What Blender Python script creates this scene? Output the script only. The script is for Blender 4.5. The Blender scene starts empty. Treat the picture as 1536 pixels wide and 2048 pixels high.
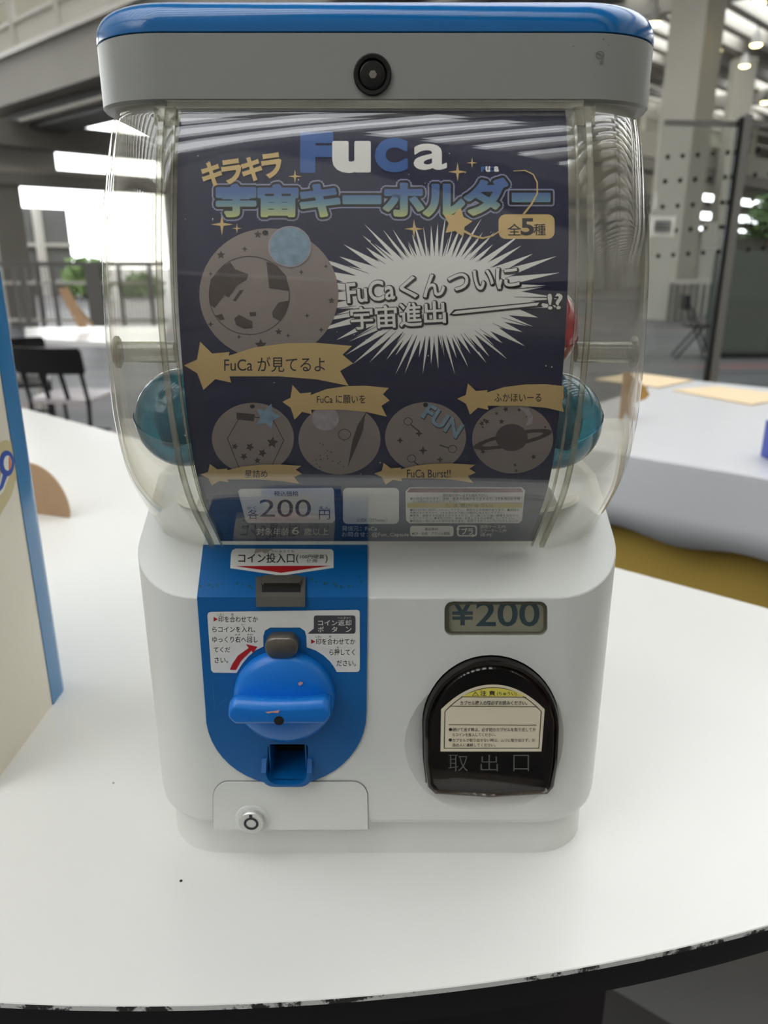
import bpy, bmesh, math, random
from mathutils import Vector, Matrix
from mathutils.geometry import tessellate_polygon

# ------------------------------------------------------------------ camera, sky, light, exposure
S = bpy.context.scene
COL = S.collection
PITCH = math.radians(18.5)
FPX = 1538.0
CAM = Vector((0.005, -0.47, 0.438))
cd = bpy.data.cameras.new('camera')
cd.sensor_width = 36.0
cd.lens = FPX / 2048.0 * 36.0
cd.clip_start = 0.02
cd.clip_end = 300
cd.dof.use_dof = True
cd.dof.focus_distance = 0.47
cd.dof.aperture_fstop = 8.0
cam = bpy.data.objects.new('camera', cd)
cam.location = CAM
cam.rotation_euler = (math.pi / 2 - PITCH, 0, 0)
COL.objects.link(cam)
S.camera = cam

wd = bpy.data.worlds.new('overcast_sky')
wd.use_nodes = True
S.world = wd
nt = wd.node_tree
bgn = nt.nodes['Background']
bgn.inputs['Color'].default_value = (0.96, 0.98, 1.0, 1)
bgn.inputs['Strength'].default_value = 5.5

ld = bpy.data.lights.new('front_fill', 'AREA')  # added fill light for the machine front, out of view behind the camera
ld.shape = 'RECTANGLE'
ld.size, ld.size_y = 8.0, 6.0
ld.energy = 8 * 6 * math.pi * 0.3
ld.color = (1.0, 0.97, 0.92)
lo_ = bpy.data.objects.new('front_fill', ld)
lo_.location = (0.72 * 4.7 - 0.694 * 4.6, -0.694 * 4.7 - 0.72 * 4.6, 2.57)
lo_.rotation_euler = (0, 0, math.radians(136))
COL.objects.link(lo_)

S.view_settings.view_transform = 'Standard'
S.view_settings.look = 'None'
S.view_settings.gamma = 1.0
S.view_settings.use_curve_mapping = False
S.view_settings.exposure = 0.0
S.cycles.transparent_max_bounces = 32
S.cycles.max_bounces = 10
S.cycles.caustics_reflective = False
S.cycles.caustics_refractive = False

FLOOR = -0.95
PI = math.pi
E1 = Vector((-0.72, 0.694, 0)).normalized()      # hall axis, left and away
E2 = Vector((0.694, 0.72, 0)).normalized()       # hall axis, right and away

# ------------------------------------------------------------------ picture measurements -> places
FWD = Vector((0, math.cos(PITCH), -math.sin(PITCH)))
UP = Vector((0, math.sin(PITCH), math.cos(PITCH)))


def ray(px, py):
    return FWD + Vector(((px - 768) / FPX, 0, 0)) + UP * ((1024 - py) / FPX)


def on_plane(px, py, p0, n):
    d = ray(px, py)
    t = (Vector(p0) - CAM).dot(Vector(n)) / d.dot(Vector(n))
    return CAM + d * t


def PY(px, py, Y=0.0):
    return on_plane(px, py, (0, Y, 0), (0, 1, 0))


def PZ(px, py, z=0.0):
    return on_plane(px, py, (0, 0, z), (0, 0, 1))


def at(px, py, d):
    return PY(px, py, CAM.y + d)


# ------------------------------------------------------------------ materials
MATS = {}


def lin(c):
    return tuple(((v / 255) / 12.92 if v / 255 <= 0.04045 else ((v / 255 + 0.055) / 1.055) ** 2.4) for v in c)


def mat(name, rgb, rough=0.5, metal=0.0, var=0.06, scale=30.0, bump=0.0, bscale=200.0, coat=0.0, spec=0.5, emit=0.0):
    if name in MATS:
        return MATS[name]
    m = bpy.data.materials.new(name)
    m.use_nodes = True
    n = m.node_tree.nodes
    L = m.node_tree.links
    b = n['Principled BSDF']
    c = lin(rgb)
    tc = n.new('ShaderNodeTexCoord')
    nz = n.new('ShaderNodeTexNoise')
    nz.inputs['Scale'].default_value = scale
    nz.inputs['Detail'].default_value = 4
    L.new(tc.outputs['Object'], nz.inputs['Vector'])
    mx = n.new('ShaderNodeMix')
    mx.data_type = 'RGBA'
    mx.inputs[6].default_value = tuple(v * (1 - var) for v in c) + (1,)
    mx.inputs[7].default_value = tuple(min(1, v * (1 + var)) for v in c) + (1,)
    L.new(nz.outputs['Fac'], mx.inputs[0])
    L.new(mx.outputs[2], b.inputs['Base Color'])
    b.inputs['Roughness'].default_value = rough
    b.inputs['Metallic'].default_value = metal
    b.inputs['Coat Weight'].default_value = coat
    b.inputs['Coat Roughness'].default_value = 0.05
    b.inputs['Specular IOR Level'].default_value = spec
    if emit:
        b.inputs['Emission Color'].default_value = c + (1,)
        b.inputs['Emission Strength'].default_value = emit
    if bump:
        n2 = n.new('ShaderNodeTexNoise')
        n2.inputs['Scale'].default_value = bscale
        L.new(tc.outputs['Object'], n2.inputs['Vector'])
        bp = n.new('ShaderNodeBump')
        bp.inputs['Strength'].default_value = bump
        bp.inputs['Distance'].default_value = 0.001
        L.new(n2.outputs['Fac'], bp.inputs['Height'])
        L.new(bp.outputs['Normal'], b.inputs['Normal'])
    MATS[name] = m
    return m


def clear_mat(name, tint, ior=1.5, rough=0.03, haze=0.0, hazecol=(235, 230, 215)):
    """thin clear plastic: tinted pass-through, fresnel gloss, a little scratched haze"""
    m = bpy.data.materials.new(name)
    m.use_nodes = True
    n = m.node_tree.nodes
    L = m.node_tree.links
    n.clear()
    out = n.new('ShaderNodeOutputMaterial')
    tr = n.new('ShaderNodeBsdfTransparent')
    tr.inputs['Color'].default_value = tint + (1,)
    # absorption grows with the path through the sheet (1 / cos)
    gm = n.new('ShaderNodeNewGeometry')
    dt = n.new('ShaderNodeVectorMath')
    dt.operation = 'DOT_PRODUCT'
    L.new(gm.outputs['Normal'], dt.inputs[0])
    L.new(gm.outputs['Incoming'], dt.inputs[1])
    chain = dt.outputs['Value']
    for op, val in (('ABSOLUTE', None), ('MAXIMUM', 0.07), ('POWER', -1.0)):
        mt = n.new('ShaderNodeMath')
        mt.operation = op
        L.new(chain, mt.inputs[0])
        if val is not None:
            mt.inputs[1].default_value = val
        chain = mt.outputs[0]
    cmb = n.new('ShaderNodeCombineColor')
    for i, v in enumerate(tint):
        pw_ = n.new('ShaderNodeMath')
        pw_.operation = 'POWER'
        pw_.inputs[0].default_value = v
        L.new(chain, pw_.inputs[1])
        L.new(pw_.outputs[0], cmb.inputs[i])
    L.new(cmb.outputs[0], tr.inputs['Color'])
    gl = n.new('ShaderNodeBsdfGlossy')
    gl.inputs['Roughness'].default_value = rough
    gl.inputs['Color'].default_value = (1, 1, 1, 1)
    tc = n.new('ShaderNodeTexCoord')
    nz = n.new('ShaderNodeTexNoise')
    nz.inputs['Scale'].default_value = 25
    nz.inputs['Detail'].default_value = 6
    L.new(tc.outputs['Object'], nz.inputs['Vector'])
    df = n.new('ShaderNodeBsdfDiffuse')
    df.inputs['Color'].default_value = lin(hazecol) + (1,)
    mr = n.new('ShaderNodeMapRange')
    mr.inputs['From Min'].default_value = 0.35
    mr.inputs['From Max'].default_value = 0.8
    mr.inputs['To Min'].default_value = haze * 0.4
    mr.inputs['To Max'].default_value = haze * 1.8
    L.new(nz.outputs['Fac'], mr.inputs['Value'])
    m1 = n.new('ShaderNodeMixShader')
    L.new(mr.outputs['Result'], m1.inputs['Fac'])
    L.new(tr.outputs['BSDF'], m1.inputs[1])
    L.new(df.outputs['BSDF'], m1.inputs[2])
    fr = n.new('ShaderNodeFresnel')
    ge = n.new('ShaderNodeNewGeometry')          # same gloss on both faces of the sheet
    mi_ = n.new('ShaderNodeMapRange')
    mi_.inputs['To Min'].default_value = ior
    mi_.inputs['To Max'].default_value = 1.0 / ior
    L.new(ge.outputs['Backfacing'], mi_.inputs['Value'])
    L.new(mi_.outputs['Result'], fr.inputs['IOR'])
    m2 = n.new('ShaderNodeMixShader')
    L.new(fr.outputs['Fac'], m2.inputs['Fac'])
    L.new(m1.outputs['Shader'], m2.inputs[1])
    L.new(gl.outputs['BSDF'], m2.inputs[2])
    L.new(m2.outputs['Shader'], out.inputs['Surface'])
    MATS[name] = m
    return m


M_white = mat('machine_white_plastic', (220, 222, 217), 0.32, var=0.02, bump=0.12, bscale=1300)
M_lidwhite = mat('lid_grey_white', (150, 152, 146), 0.38, var=0.03, scale=14)
M_blue = mat('machine_blue_paint', (0, 104, 172), 0.16, var=0.06, scale=40, coat=0.2)
M_bluep = mat('panel_blue_film', (0, 94, 160), 0.42, var=0.04)
M_bluek = mat('knob_blue_plastic', (14, 116, 206), 0.3, var=0.04)
M_black = mat('black_plastic', (14, 14, 15), 0.25)
M_dark = mat('dark_hollow', (9, 9, 10), 0.7)
M_metal = mat('brushed_steel', (150, 146, 138), 0.35, metal=0.9, var=0.1, scale=80)
M_btn = mat('worn_button_metal', (118, 112, 102), 0.4, metal=0.75, var=0.15, scale=120)
M_paper = mat('sticker_white', (225, 225, 218), 0.45, var=0.02)
M_cream = mat('sticker_cream', (226, 216, 190), 0.45, var=0.03)
M_ink = mat('print_black', (24, 22, 22), 0.5)
M_inkshade = mat('print_and_shade_grey', (70, 70, 74), 0.5)
M_red = mat('print_red', (178, 26, 30), 0.45)
M_yellow = mat('print_yellow', (226, 214, 96), 0.45)
M_teal = mat('price_teal', (16, 76, 104), 0.5)
M_chip = mat('chipped_bare_plastic', (214, 160, 150), 0.6)
M_green = mat('adhesive_green_spots', (8, 84, 96), 0.6)
M_navy = mat('poster_navy', (16, 22, 64), 0.55, var=0.25, scale=9)
M_tan = mat('poster_tan', (222, 192, 132), 0.55, var=0.05)
M_pwhite = mat('poster_white', (250, 250, 247), 0.55, var=0.02)
M_pink = mat('poster_ink', (20, 20, 26), 0.55)
M_pblue = mat('poster_blue', (62, 106, 176), 0.55)
M_glow = mat('poster_glow', (150, 156, 190), 0.55)
M_disc = mat('poster_wood_disc', (152, 140, 136), 0.6, var=0.1, scale=120)
M_discd = mat('poster_engraving', (74, 62, 60), 0.6, var=0.15, scale=300)
M_charm = mat('poster_glitter_charm', (140, 168, 190), 0.4, var=0.45, scale=260)
M_charmp = mat('poster_pale_charm', (176, 168, 176), 0.4, var=0.35, scale=260)
M_pred = mat('poster_maroon', (120, 50, 56), 0.55)
M_pyel = mat('poster_mustard', (206, 190, 92), 0.55)
M_slate = mat('poster_navy_deep', (20, 40, 84), 0.55, var=0.2, scale=20)
M_dome = clear_mat('clear_dome_plastic', (0.986, 0.984, 0.974), 1.5, 0.02, 0.006)
M_rail = clear_mat('clear_rail_plastic', (0.86, 0.86, 0.82), 1.6, 0.06, 0.16)
M_pane = clear_mat('clear_window_pane', (0.9, 0.9, 0.87), 1.45, 0.03, 0.03)
M_smoke = clear_mat('smoked_brown_plastic', (0.62, 0.56, 0.52), 1.5, 0.05, 0.0)
M_caps = clear_mat('teal_capsule_plastic', (0.25, 0.62, 0.7), 1.5, 0.08, 0.34, (66, 152, 172))
M_capsr = clear_mat('red_capsule_plastic', (0.8, 0.15, 0.2), 1.5, 0.08, 0.4, (196, 60, 70))
M_glass = clear_mat('partition_glass', (0.93, 0.945, 0.94), 1.4, 0.01, 0.0)
M_hop = mat('hopper_milky_plastic', (222, 220, 208), 0.3, var=0.05)
M_wheel = mat('wheel_dark_plastic', (70, 66, 60), 0.4)
M_floor = mat('hall_floor', (78, 78, 80), 0.35, var=0.3, scale=1.2)
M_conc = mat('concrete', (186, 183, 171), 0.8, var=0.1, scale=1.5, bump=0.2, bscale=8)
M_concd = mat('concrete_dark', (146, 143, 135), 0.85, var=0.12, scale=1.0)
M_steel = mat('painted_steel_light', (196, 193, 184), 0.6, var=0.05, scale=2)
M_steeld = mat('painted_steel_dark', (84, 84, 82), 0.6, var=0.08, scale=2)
M_frame = mat('dark_aluminium', (60, 60, 60), 0.4, metal=0.5)
M_greyp = mat('grey_post', (112, 110, 106), 0.5)
M_cab = mat('cabinet_grey_green', (84, 90, 84), 0.5, var=0.05, scale=2)
M_cloth = mat('white_vinyl_cloth', (206, 207, 210), 0.3, var=0.03, scale=6, bump=0.25, bscale=18)
M_ochre = mat('ochre_panel', (196, 166, 80), 0.55, var=0.05, scale=3)
M_kraft = mat('kraft_board', (160, 130, 98), 0.8, var=0.08, scale=60)
M_kraftl = mat('light_kraft_card', (226, 204, 168), 0.8, var=0.05, scale=40)
M_gold = mat('golden_wood', (176, 136, 72), 0.6, var=0.15, scale=60)
M_leaf = mat('leaf_green', (70, 104, 42), 0.55, var=0.4, scale=9)
M_tree = mat('outdoor_leaf', (120, 150, 84), 0.7, var=0.3, scale=3)
M_wall = mat('pale_wall', (204, 204, 200), 0.8, var=0.04, scale=1)
M_outside = mat('outdoor_cladding', (112, 112, 111), 0.8, var=0.05, scale=0.6)
M_seat = mat('pale_grey_seat', (190, 184, 186), 0.25, var=0.05)
M_bluebox = mat('blue_box', (34, 66, 160), 0.4)
M_cabw = mat('cream_cabinet', (222, 214, 196), 0.35, var=0.02, scale=3)
M_cabblue = mat('cabinet_blue_edge', (8, 110, 166), 0.2, var=0.03, coat=0.2)
M_lamp = mat('lamp_glow', (255, 236, 160), 0.5, emit=14.0)
M_lampc = mat('lamp_housing', (190, 190, 186), 0.5)
M_orange = mat('print_orange', (214, 112, 40), 0.5)
M_ringblue = mat('print_royal_blue', (18, 66, 160), 0.5)
M_ringtan = mat('print_pale_tan', (196, 182, 138), 0.5)
M_soil = mat('soil', (60, 46, 36), 0.9)
M_basek = mat('counter_black', (10, 10, 11), 0.6)


def table_mat():
    m = mat('white_laminate', (222, 222, 217), 0.2, var=0.015, scale=4, coat=0.0)
    return m


def edge_mat():
    m = bpy.data.materials.new('chipped_white_edge')
    m.use_nodes = True
    n = m.node_tree.nodes
    L = m.node_tree.links
    b = n['Principled BSDF']
    tc = n.new('ShaderNodeTexCoord')
    nz = n.new('ShaderNodeTexNoise')
    nz.inputs['Scale'].default_value = 26
    nz.inputs['Detail'].default_value = 7
    nz.inputs['Roughness'].default_value = 0.7
    L.new(tc.outputs['Object'], nz.inputs['Vector'])
    cr = n.new('ShaderNodeValToRGB')
    cr.color_ramp.elements[0].position = 0.5
    cr.color_ramp.elements[0].color = (0.72, 0.72, 0.7, 1)
    cr.color_ramp.elements[1].position = 0.54
    cr.color_ramp.elements[1].color = (0.03, 0.028, 0.025, 1)
    L.new(nz.outputs['Fac'], cr.inputs['Fac'])
    L.new(cr.outputs['Color'], b.inputs['Base Color'])
    b.inputs['Roughness'].default_value = 0.5
    return m


def gradient_mat(z0, z1):
    m = bpy.data.materials.new('poster_title_gradient_print')
    m.use_nodes = True
    n = m.node_tree.nodes
    L = m.node_tree.links
    b = n['Principled BSDF']
    tc = n.new('ShaderNodeTexCoord')
    sx = n.new('ShaderNodeSeparateXYZ')
    L.new(tc.outputs['Object'], sx.inputs[0])
    mr = n.new('ShaderNodeMapRange')
    mr.inputs['From Min'].default_value = z0
    mr.inputs['From Max'].default_value = z1
    L.new(sx.outputs['Z'], mr.inputs['Value'])
    cr = n.new('ShaderNodeValToRGB')
    e = cr.color_ramp.elements
    e[0].position = 0.0
    e[0].color = lin((196, 206, 140)) + (1,)
    e[1].position = 0.75
    e[1].color = lin((84, 116, 176)) + (1,)
    k = e.new(0.4)
    k.color = lin((116, 156, 176)) + (1,)
    L.new(mr.outputs['Result'], cr.inputs['Fac'])
    L.new(cr.outputs['Color'], b.inputs['Base Color'])
    b.inputs['Roughness'].default_value = 0.55
    return m


# ------------------------------------------------------------------ object helpers
ORG = {}


def origin_of(o):
    return ORG.get(o.name, Vector((0, 0, 0))) if o else Vector((0, 0, 0))


def tag(o, label=None, cat=None, group=None, kind=None):
    if label:
        o['label'] = label
    if cat:
        o['category'] = cat
    if group:
        o['group'] = group
    if kind:
        o['kind'] = kind
    return o


def empty(name, loc, label, cat, group=None, rz=0.0):
    o = bpy.data.objects.new(name, None)
    o.empty_display_size = 0.05
    o.location = loc
    o.rotation_euler = (0, 0, rz)
    COL.objects.link(o)
    ORG[o.name] = Vector(loc)
    return tag(o, label, cat, group)


def mk(name, bm, mats, parent=None, angle=35, local=False, label=None):
    if not isinstance(mats, (list, tuple)):
        mats = [mats]
    off = Vector((0, 0, 0)) if local else origin_of(parent)
    me = bpy.data.meshes.new(name)
    bmesh.ops.recalc_face_normals(bm, faces=bm.faces[:])
    bm.to_mesh(me)
    bm.free()
    if off.length > 0:
        me.transform(Matrix.Translation(-off))
    for m in mats:
        me.materials.append(m)
    if angle:
        for p in me.polygons:
            p.use_smooth = True
        me.set_sharp_from_angle(angle=math.radians(angle))
    o = bpy.data.objects.new(name, me)
    COL.objects.link(o)
    if parent:
        o.parent = parent
        ORG[o.name] = origin_of(parent)
    if label:
        o['label'] = label
    return o


def struct(name, bm, m, parent=None, angle=30):
    o = mk(name, bm, m, parent, angle)
    if not parent:
        o['kind'] = 'structure'
    return o


def nb():
    return bmesh.new()


def add_loft(bm, rings, cap0=True, cap1=True, close=True, mi=0):
    vr = [[bm.verts.new(p) for p in r] for r in rings]
    n = len(rings[0])
    fs = []
    for a, b in zip(vr[:-1], vr[1:]):
        for i in range(n if close else n - 1):
            j = (i + 1) % n
            fs.append(bm.faces.new((a[i], a[j], b[j], b[i])))
    if cap0:
        fs.append(bm.faces.new(vr[0][::-1]))
    if cap1:
        fs.append(bm.faces.new(vr[-1]))
    for f in fs:
        f.material_index = mi
    return vr


def add_box(bm, x0, y0, z0, x1, y1, z1, mi=0):
    add_loft(bm, [[(x0, y0, z0), (x1, y0, z0), (x1, y1, z0), (x0, y1, z0)],
                  [(x0, y0, z1), (x1, y0, z1), (x1, y1, z1), (x0, y1, z1)]], mi=mi)


def add_bar(bm, p, q, w, h, mi=0):
    """box between two points, w across (horizontal), h the other way"""
    p = Vector(p)
    q = Vector(q)
    d = (q - p).normalized()
    ref = Vector((0, 0, 1)) if abs(d.z) < 0.9 else Vector((0, 1, 0))
    s = d.cross(ref).normalized()
    u = s.cross(d).normalized()
    r = []
    for c in (p, q):
        r.append([c + s * w / 2 * a + u * h / 2 * b for a, b in ((-1, -1), (1, -1), (1, 1), (-1, 1))])
    add_loft(bm, r, mi=mi)


def add_tube(bm, pts, r, n=10, mi=0, cap=True):
    pts = [Vector(p) for p in pts]
    rings = []
    for i, p in enumerate(pts):
        d = (pts[min(i + 1, len(pts) - 1)] - pts[max(i - 1, 0)]).normalized()
        ref = Vector((0, 0, 1)) if abs(d.z) < 0.9 else Vector((0, 1, 0))
        s = d.cross(ref).normalized()
        u = s.cross(d).normalized()
        rr = r[i] if isinstance(r, (list, tuple)) else r
        rings.append([p + s * rr * math.cos(2 * PI * k / n) + u * rr * math.sin(2 * PI * k / n) for k in range(n)])
    add_loft(bm, rings, cap, cap, mi=mi)


def add_lathe(bm, c, axis, prof, n=40, mi=0, cap0=True, cap1=True):
    """profile [(along axis, radius)] swept about axis through c"""
    c = Vector(c)
    a = Vector(axis).normalized()
    ref = Vector((0, 0, 1)) if abs(a.z) < 0.9 else Vector((1, 0, 0))
    s = a.cross(ref).normalized()
    u = s.cross(a).normalized()
    rings = [[c + a * h + s * r * math.cos(2 * PI * k / n) + u * r * math.sin(2 * PI * k / n) for k in range(n)] for h, r in prof]
    add_loft(bm, rings, cap0, cap1, mi=mi)


def rrect(x0, y0, x1, y1, r, n=8):
    r = min(r, (x1 - x0) / 2 - 1e-6, (y1 - y0) / 2 - 1e-6)
    pts = []
    for cx, cy, a0 in ((x1 - r, y0 + r, -PI / 2), (x1 - r, y1 - r, 0), (x0 + r, y1 - r, PI / 2), (x0 + r, y0 + r, PI)):
        for k in range(n + 1):
            a = a0 + PI / 2 * k / n
            pts.append((cx + r * math.cos(a), cy + r * math.sin(a)))
    return pts


def ellipse(cx, cy, rx, ry, n=40):
    return [(cx + rx * math.cos(2 * PI * k / n), cy + ry * math.sin(2 * PI * k / n)) for k in range(n)]


def star4(cx, cy, r, w=0.2):
    pts = []
    for k in range(8):
        a = PI / 4 * k
        q = r if k % 2 == 0 else r * w
        pts.append((cx + q * math.cos(a), cy + q * math.sin(a)))
    return pts


def star5(cx, cy, r, rot=0.0, w=0.48):
    pts = []
    for k in range(10):
        a = -PI / 2 + PI / 5 * k + rot
        q = r if k % 2 == 0 else r * w
        pts.append((cx + q * math.cos(a), cy + q * math.sin(a)))
    return pts


def stroke(pts, w0, w1=None):
    """thin tapering ribbon along a polyline"""
    w1 = w0 if w1 is None else w1
    L, R = [], []
    n = len(pts)
    for i, p in enumerate(pts):
        a = pts[max(i - 1, 0)]
        b = pts[min(i + 1, n - 1)]
        dx, dy = b[0] - a[0], b[1] - a[1]
        m = math.hypot(dx, dy) or 1
        w = (w0 + (w1 - w0) * i / (n - 1)) / 2
        L.append((p[0] - dy / m * w, p[1] + dx / m * w))
        R.append((p[0] + dy / m * w, p[1] - dx / m * w))
    return L + R[::-1]


TXT = {}


def text_mesh(s, bold):
    k = (s, bold)
    if k in TXT:
        return TXT[k]
    c = bpy.data.curves.new('lettering_source', 'FONT')
    c.body = s
    c.size = 1
    c.resolution_u = 4
    c.offset = bold
    o = bpy.data.objects.new('lettering_source', c)
    COL.objects.link(o)
    dg = bpy.context.evaluated_depsgraph_get()
    dg.update()
    me = bpy.data.meshes.new_from_object(o.evaluated_get(dg))
    vs = [(v.co.x, v.co.y) for v in me.vertices]
    fs = [tuple(p.vertices) for p in me.polygons]
    bpy.data.objects.remove(o)
    bpy.data.curves.remove(c)
    bpy.data.meshes.remove(me)
    TXT[k] = (vs, fs)
    return TXT[k]


class Print:
    """flat artwork laid out in picture units, wrapped on to a real surface by fmap(u, v, height)"""

    def __init__(self, fmap, step=None, lift=0.00012, base=0.0):
        self.fmap, self.step, self.lift, self.base = fmap, step, lift, base
        self.items = []
        self.mats = []

    def mi(self, m):
        if m not in self.mats:
            self.mats.append(m)
        return self.mats.index(m)

    def poly(self, pts, m, layer=1):
        tris = tessellate_polygon([[Vector((p[0], p[1], 0)) for p in pts]])
        self.items.append((list(pts), [tuple(t) for t in tris], self.mi(m), layer))
        return self

    def ring(self, outer, inner, m, layer=1):
        n = len(outer)
        self.items.append((list(outer) + list(inner), [(i, (i + 1) % n, n + (i + 1) % n, n + i) for i in range(n)], self.mi(m), layer))
        return self

    def text(self, s, box, m, layer=1, bold=0.0, rot=0.0, ref=0.0):
        v0, _ = text_mesh(s, ref)
        vs, fs = text_mesh(s, bold)
        ax, bx = min(p[0] for p in v0), max(p[0] for p in v0)
        ay, by = min(p[1] for p in v0), max(p[1] for p in v0)
        x0, y0, x1, y1 = box
        cx, cy = (x0 + x1) / 2, (y0 + y1) / 2
        c, sn = math.cos(math.radians(rot)), math.sin(math.radians(rot))
        out = []
        for p in vs:
            u = x0 + (p[0] - ax) / (bx - ax) * (x1 - x0) - cx
            v = y1 - (p[1] - ay) / (by - ay) * (y1 - y0) - cy
            out.append((cx + u * c - v * sn, cy + u * sn + v * c))
        self.items.append((out, fs, self.mi(m), layer))
        return self

    def fat(self, s, box, m, layer, r, bold=0.02, rot=0.0, n=14):
        """heavy outline: the characters stamped round a small circle"""
        for k in range(n):
            a = 2 * PI * k / n
            dx, dy = r * math.cos(a), r * math.sin(a)
            self.text(s, (box[0] + dx, box[1] + dy, box[2] + dx, box[3] + dy), m, layer, bold, rot)
        return self

    def outlined(self, s, box, fill, line, layer, b0, b1, rot=0.0):
        self.text(s, box, line, layer, b1, rot)
        self.text(s, box, fill, layer + 1, b0, rot)
        return self

    def build(self, name, parent, label=None):
        big = nb()
        for idx, (vs, fs, mi, layer) in enumerate(self.items):
            layer += (idx % 30) * 0.025              # overlapping inks never share one plane
            bm = nb()
            bv = [bm.verts.new((p[0], p[1], 0)) for p in vs]
            for f in fs:
                if len(set(f)) < 3:
                    continue
                try:
                    bm.faces.new([bv[i] for i in f])
                except ValueError:
                    pass
            if self.step:
                lo, hi = min(p[1] for p in vs), max(p[1] for p in vs)
                y = math.floor(lo / self.step) * self.step + self.step
                while y < hi:
                    bmesh.ops.bisect_plane(bm, geom=bm.verts[:] + bm.edges[:] + bm.faces[:], plane_co=(0, y, 0), plane_no=(0, 1, 0))
                    y += self.step
            bm.verts.index_update()
            nv = [big.verts.new(self.fmap(v.co.x, v.co.y, self.base + self.lift * layer)) for v in bm.verts]
            for f in bm.faces:
                try:
                    q = big.faces.new([nv[v.index] for v in f.verts])
                    q.material_index = mi
                except ValueError:
                    pass
            bm.free()
        o = mk_raw(name, big, self.mats, parent, label)
        return o


def mk_raw(name, bm, mats, parent, label):
    off = origin_of(parent)
    me = bpy.data.meshes.new(name)
    for f in bm.faces:
        f.normal_update()
        if f.normal.dot(CAM - f.calc_center_median()) < 0:
            f.normal_flip()
    bm.to_mesh(me)
    bm.free()
    me.transform(Matrix.Translation(-off))
    for m in mats:
        me.materials.append(m)
    o = bpy.data.objects.new(name, me)
    COL.objects.link(o)
    o.parent = parent
    ORG[o.name] = off
    if label:
        o['label'] = label
    return o


def slab(fmap, pts, h0, h1, splits=()):
    """outline in picture units -> raised plate between heights h0 and h1 over the mapped surface"""
    bm = nb()
    f2 = nb()
    vs = [f2.verts.new((p[0], p[1], 0)) for p in pts]
    for t in tessellate_polygon([[Vector((p[0], p[1], 0)) for p in pts]]):
        try:
            f2.faces.new([vs[i] for i in t])
        except ValueError:
            pass
    for y in splits:
        bmesh.ops.bisect_plane(f2, geom=f2.verts[:] + f2.edges[:] + f2.faces[:], plane_co=(0, y, 0), plane_no=(0, 1, 0))
    f2.verts.index_update()
    top = [bm.verts.new(fmap(v.co.x, v.co.y, h1)) for v in f2.verts]
    bot = [bm.verts.new(fmap(v.co.x, v.co.y, h0)) for v in f2.verts]
    for f in f2.faces:
        bm.faces.new([top[v.index] for v in f.verts])
        bm.faces.new([bot[v.index] for v in f.verts][::-1])
    for e in f2.edges:
        if len(e.link_faces) == 1:
            a, b = e.verts
            bm.faces.new((top[a.index], top[b.index], bot[b.index], bot[a.index]))
    f2.free()
    return bm


def prism_y(pts, fx, y0, y1):
    """picture outline on the front plane -> cutter prism through y0..y1"""
    bm = nb()
    a = []
    b = []
    for p in pts:
        q = fx(*p)
        a.append((q.x, y0, q.z))
        b.append((q.x, y1, q.z))
    add_loft(bm, [a, b])
    return bm


def boolean_cut(o, cutters):
    cos = []
    for bm in cutters:
        me = bpy.data.meshes.new('cutter')
        bmesh.ops.recalc_face_normals(bm, faces=bm.faces[:])
        bm.to_mesh(me)
        bm.free()
        c = bpy.data.objects.new('cutter', me)
        COL.objects.link(c)
        cos.append(c)
        md = o.modifiers.new('cut', 'BOOLEAN')
        md.operation = 'DIFFERENCE'
        md.solver = 'EXACT'
        md.object = c
    dg = bpy.context.evaluated_depsgraph_get()
    dg.update()
    me = bpy.data.meshes.new_from_object(o.evaluated_get(dg))
    o.modifiers.clear()
    old = o.data
    nm = old.name
    o.data = me
    bpy.data.meshes.remove(old)
    me.name = nm
    for c in cos:
        m = c.data
        bpy.data.objects.remove(c)
        bpy.data.meshes.remove(m)
    for p in me.polygons:
        p.use_smooth = True
    me.set_sharp_from_angle(angle=math.radians(17))


# ================================================================== THE HALL
random.seed(4)
FA = at(100, 300, 17)
FN = E1.copy()                                   # the glazed side runs along E2
af = FN.dot(FA)


def fac(px, py):
    return on_plane(px, py, FA, FN)


# floor
bm = nb()
add_box(bm, -70, -60, FLOOR - 0.2, 70, 85, FLOOR)


def floor_mat():
    m = bpy.data.materials.new('dark_streaked_floor')
    m.use_nodes = True
    n = m.node_tree.nodes
    L = m.node_tree.links
    b = n['Principled BSDF']
    tc = n.new('ShaderNodeTexCoord')
    mp = n.new('ShaderNodeMapping')
    mp.inputs['Rotation'].default_value = (0, 0, math.radians(46))
    mp.inputs['Scale'].default_value = (0.25, 1.6, 1)
    L.new(tc.outputs['Object'], mp.inputs['Vector'])
    nz = n.new('ShaderNodeTexNoise')
    nz.inputs['Scale'].default_value = 0.9
    nz.inputs['Detail'].default_value = 3
    L.new(mp.outputs['Vector'], nz.inputs['Vector'])
    cr = n.new('ShaderNodeValToRGB')
    e = cr.color_ramp.elements
    e[0].position = 0.38
    e[0].color = lin((70, 72, 74)) + (1,)
    e[1].position = 0.72
    e[1].color = lin((128, 84, 78)) + (1,)
    k = e.new(0.58)
    k.color = lin((98, 98, 100)) + (1,)
    L.new(nz.outputs['Fac'], cr.inputs['Fac'])
    L.new(cr.outputs['Color'], b.inputs['Base Color'])
    b.inputs['Roughness'].default_value = 0.45
    return m


struct('floor', bm, floor_mat())

# roof: opaque bands and skylight gaps over long purlins
ROOF = 6.6


def hall(a, b, z):
    """point at a along E1, b along E2"""
    return E1 * a + E2 * b + Vector((0, 0, z))


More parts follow.
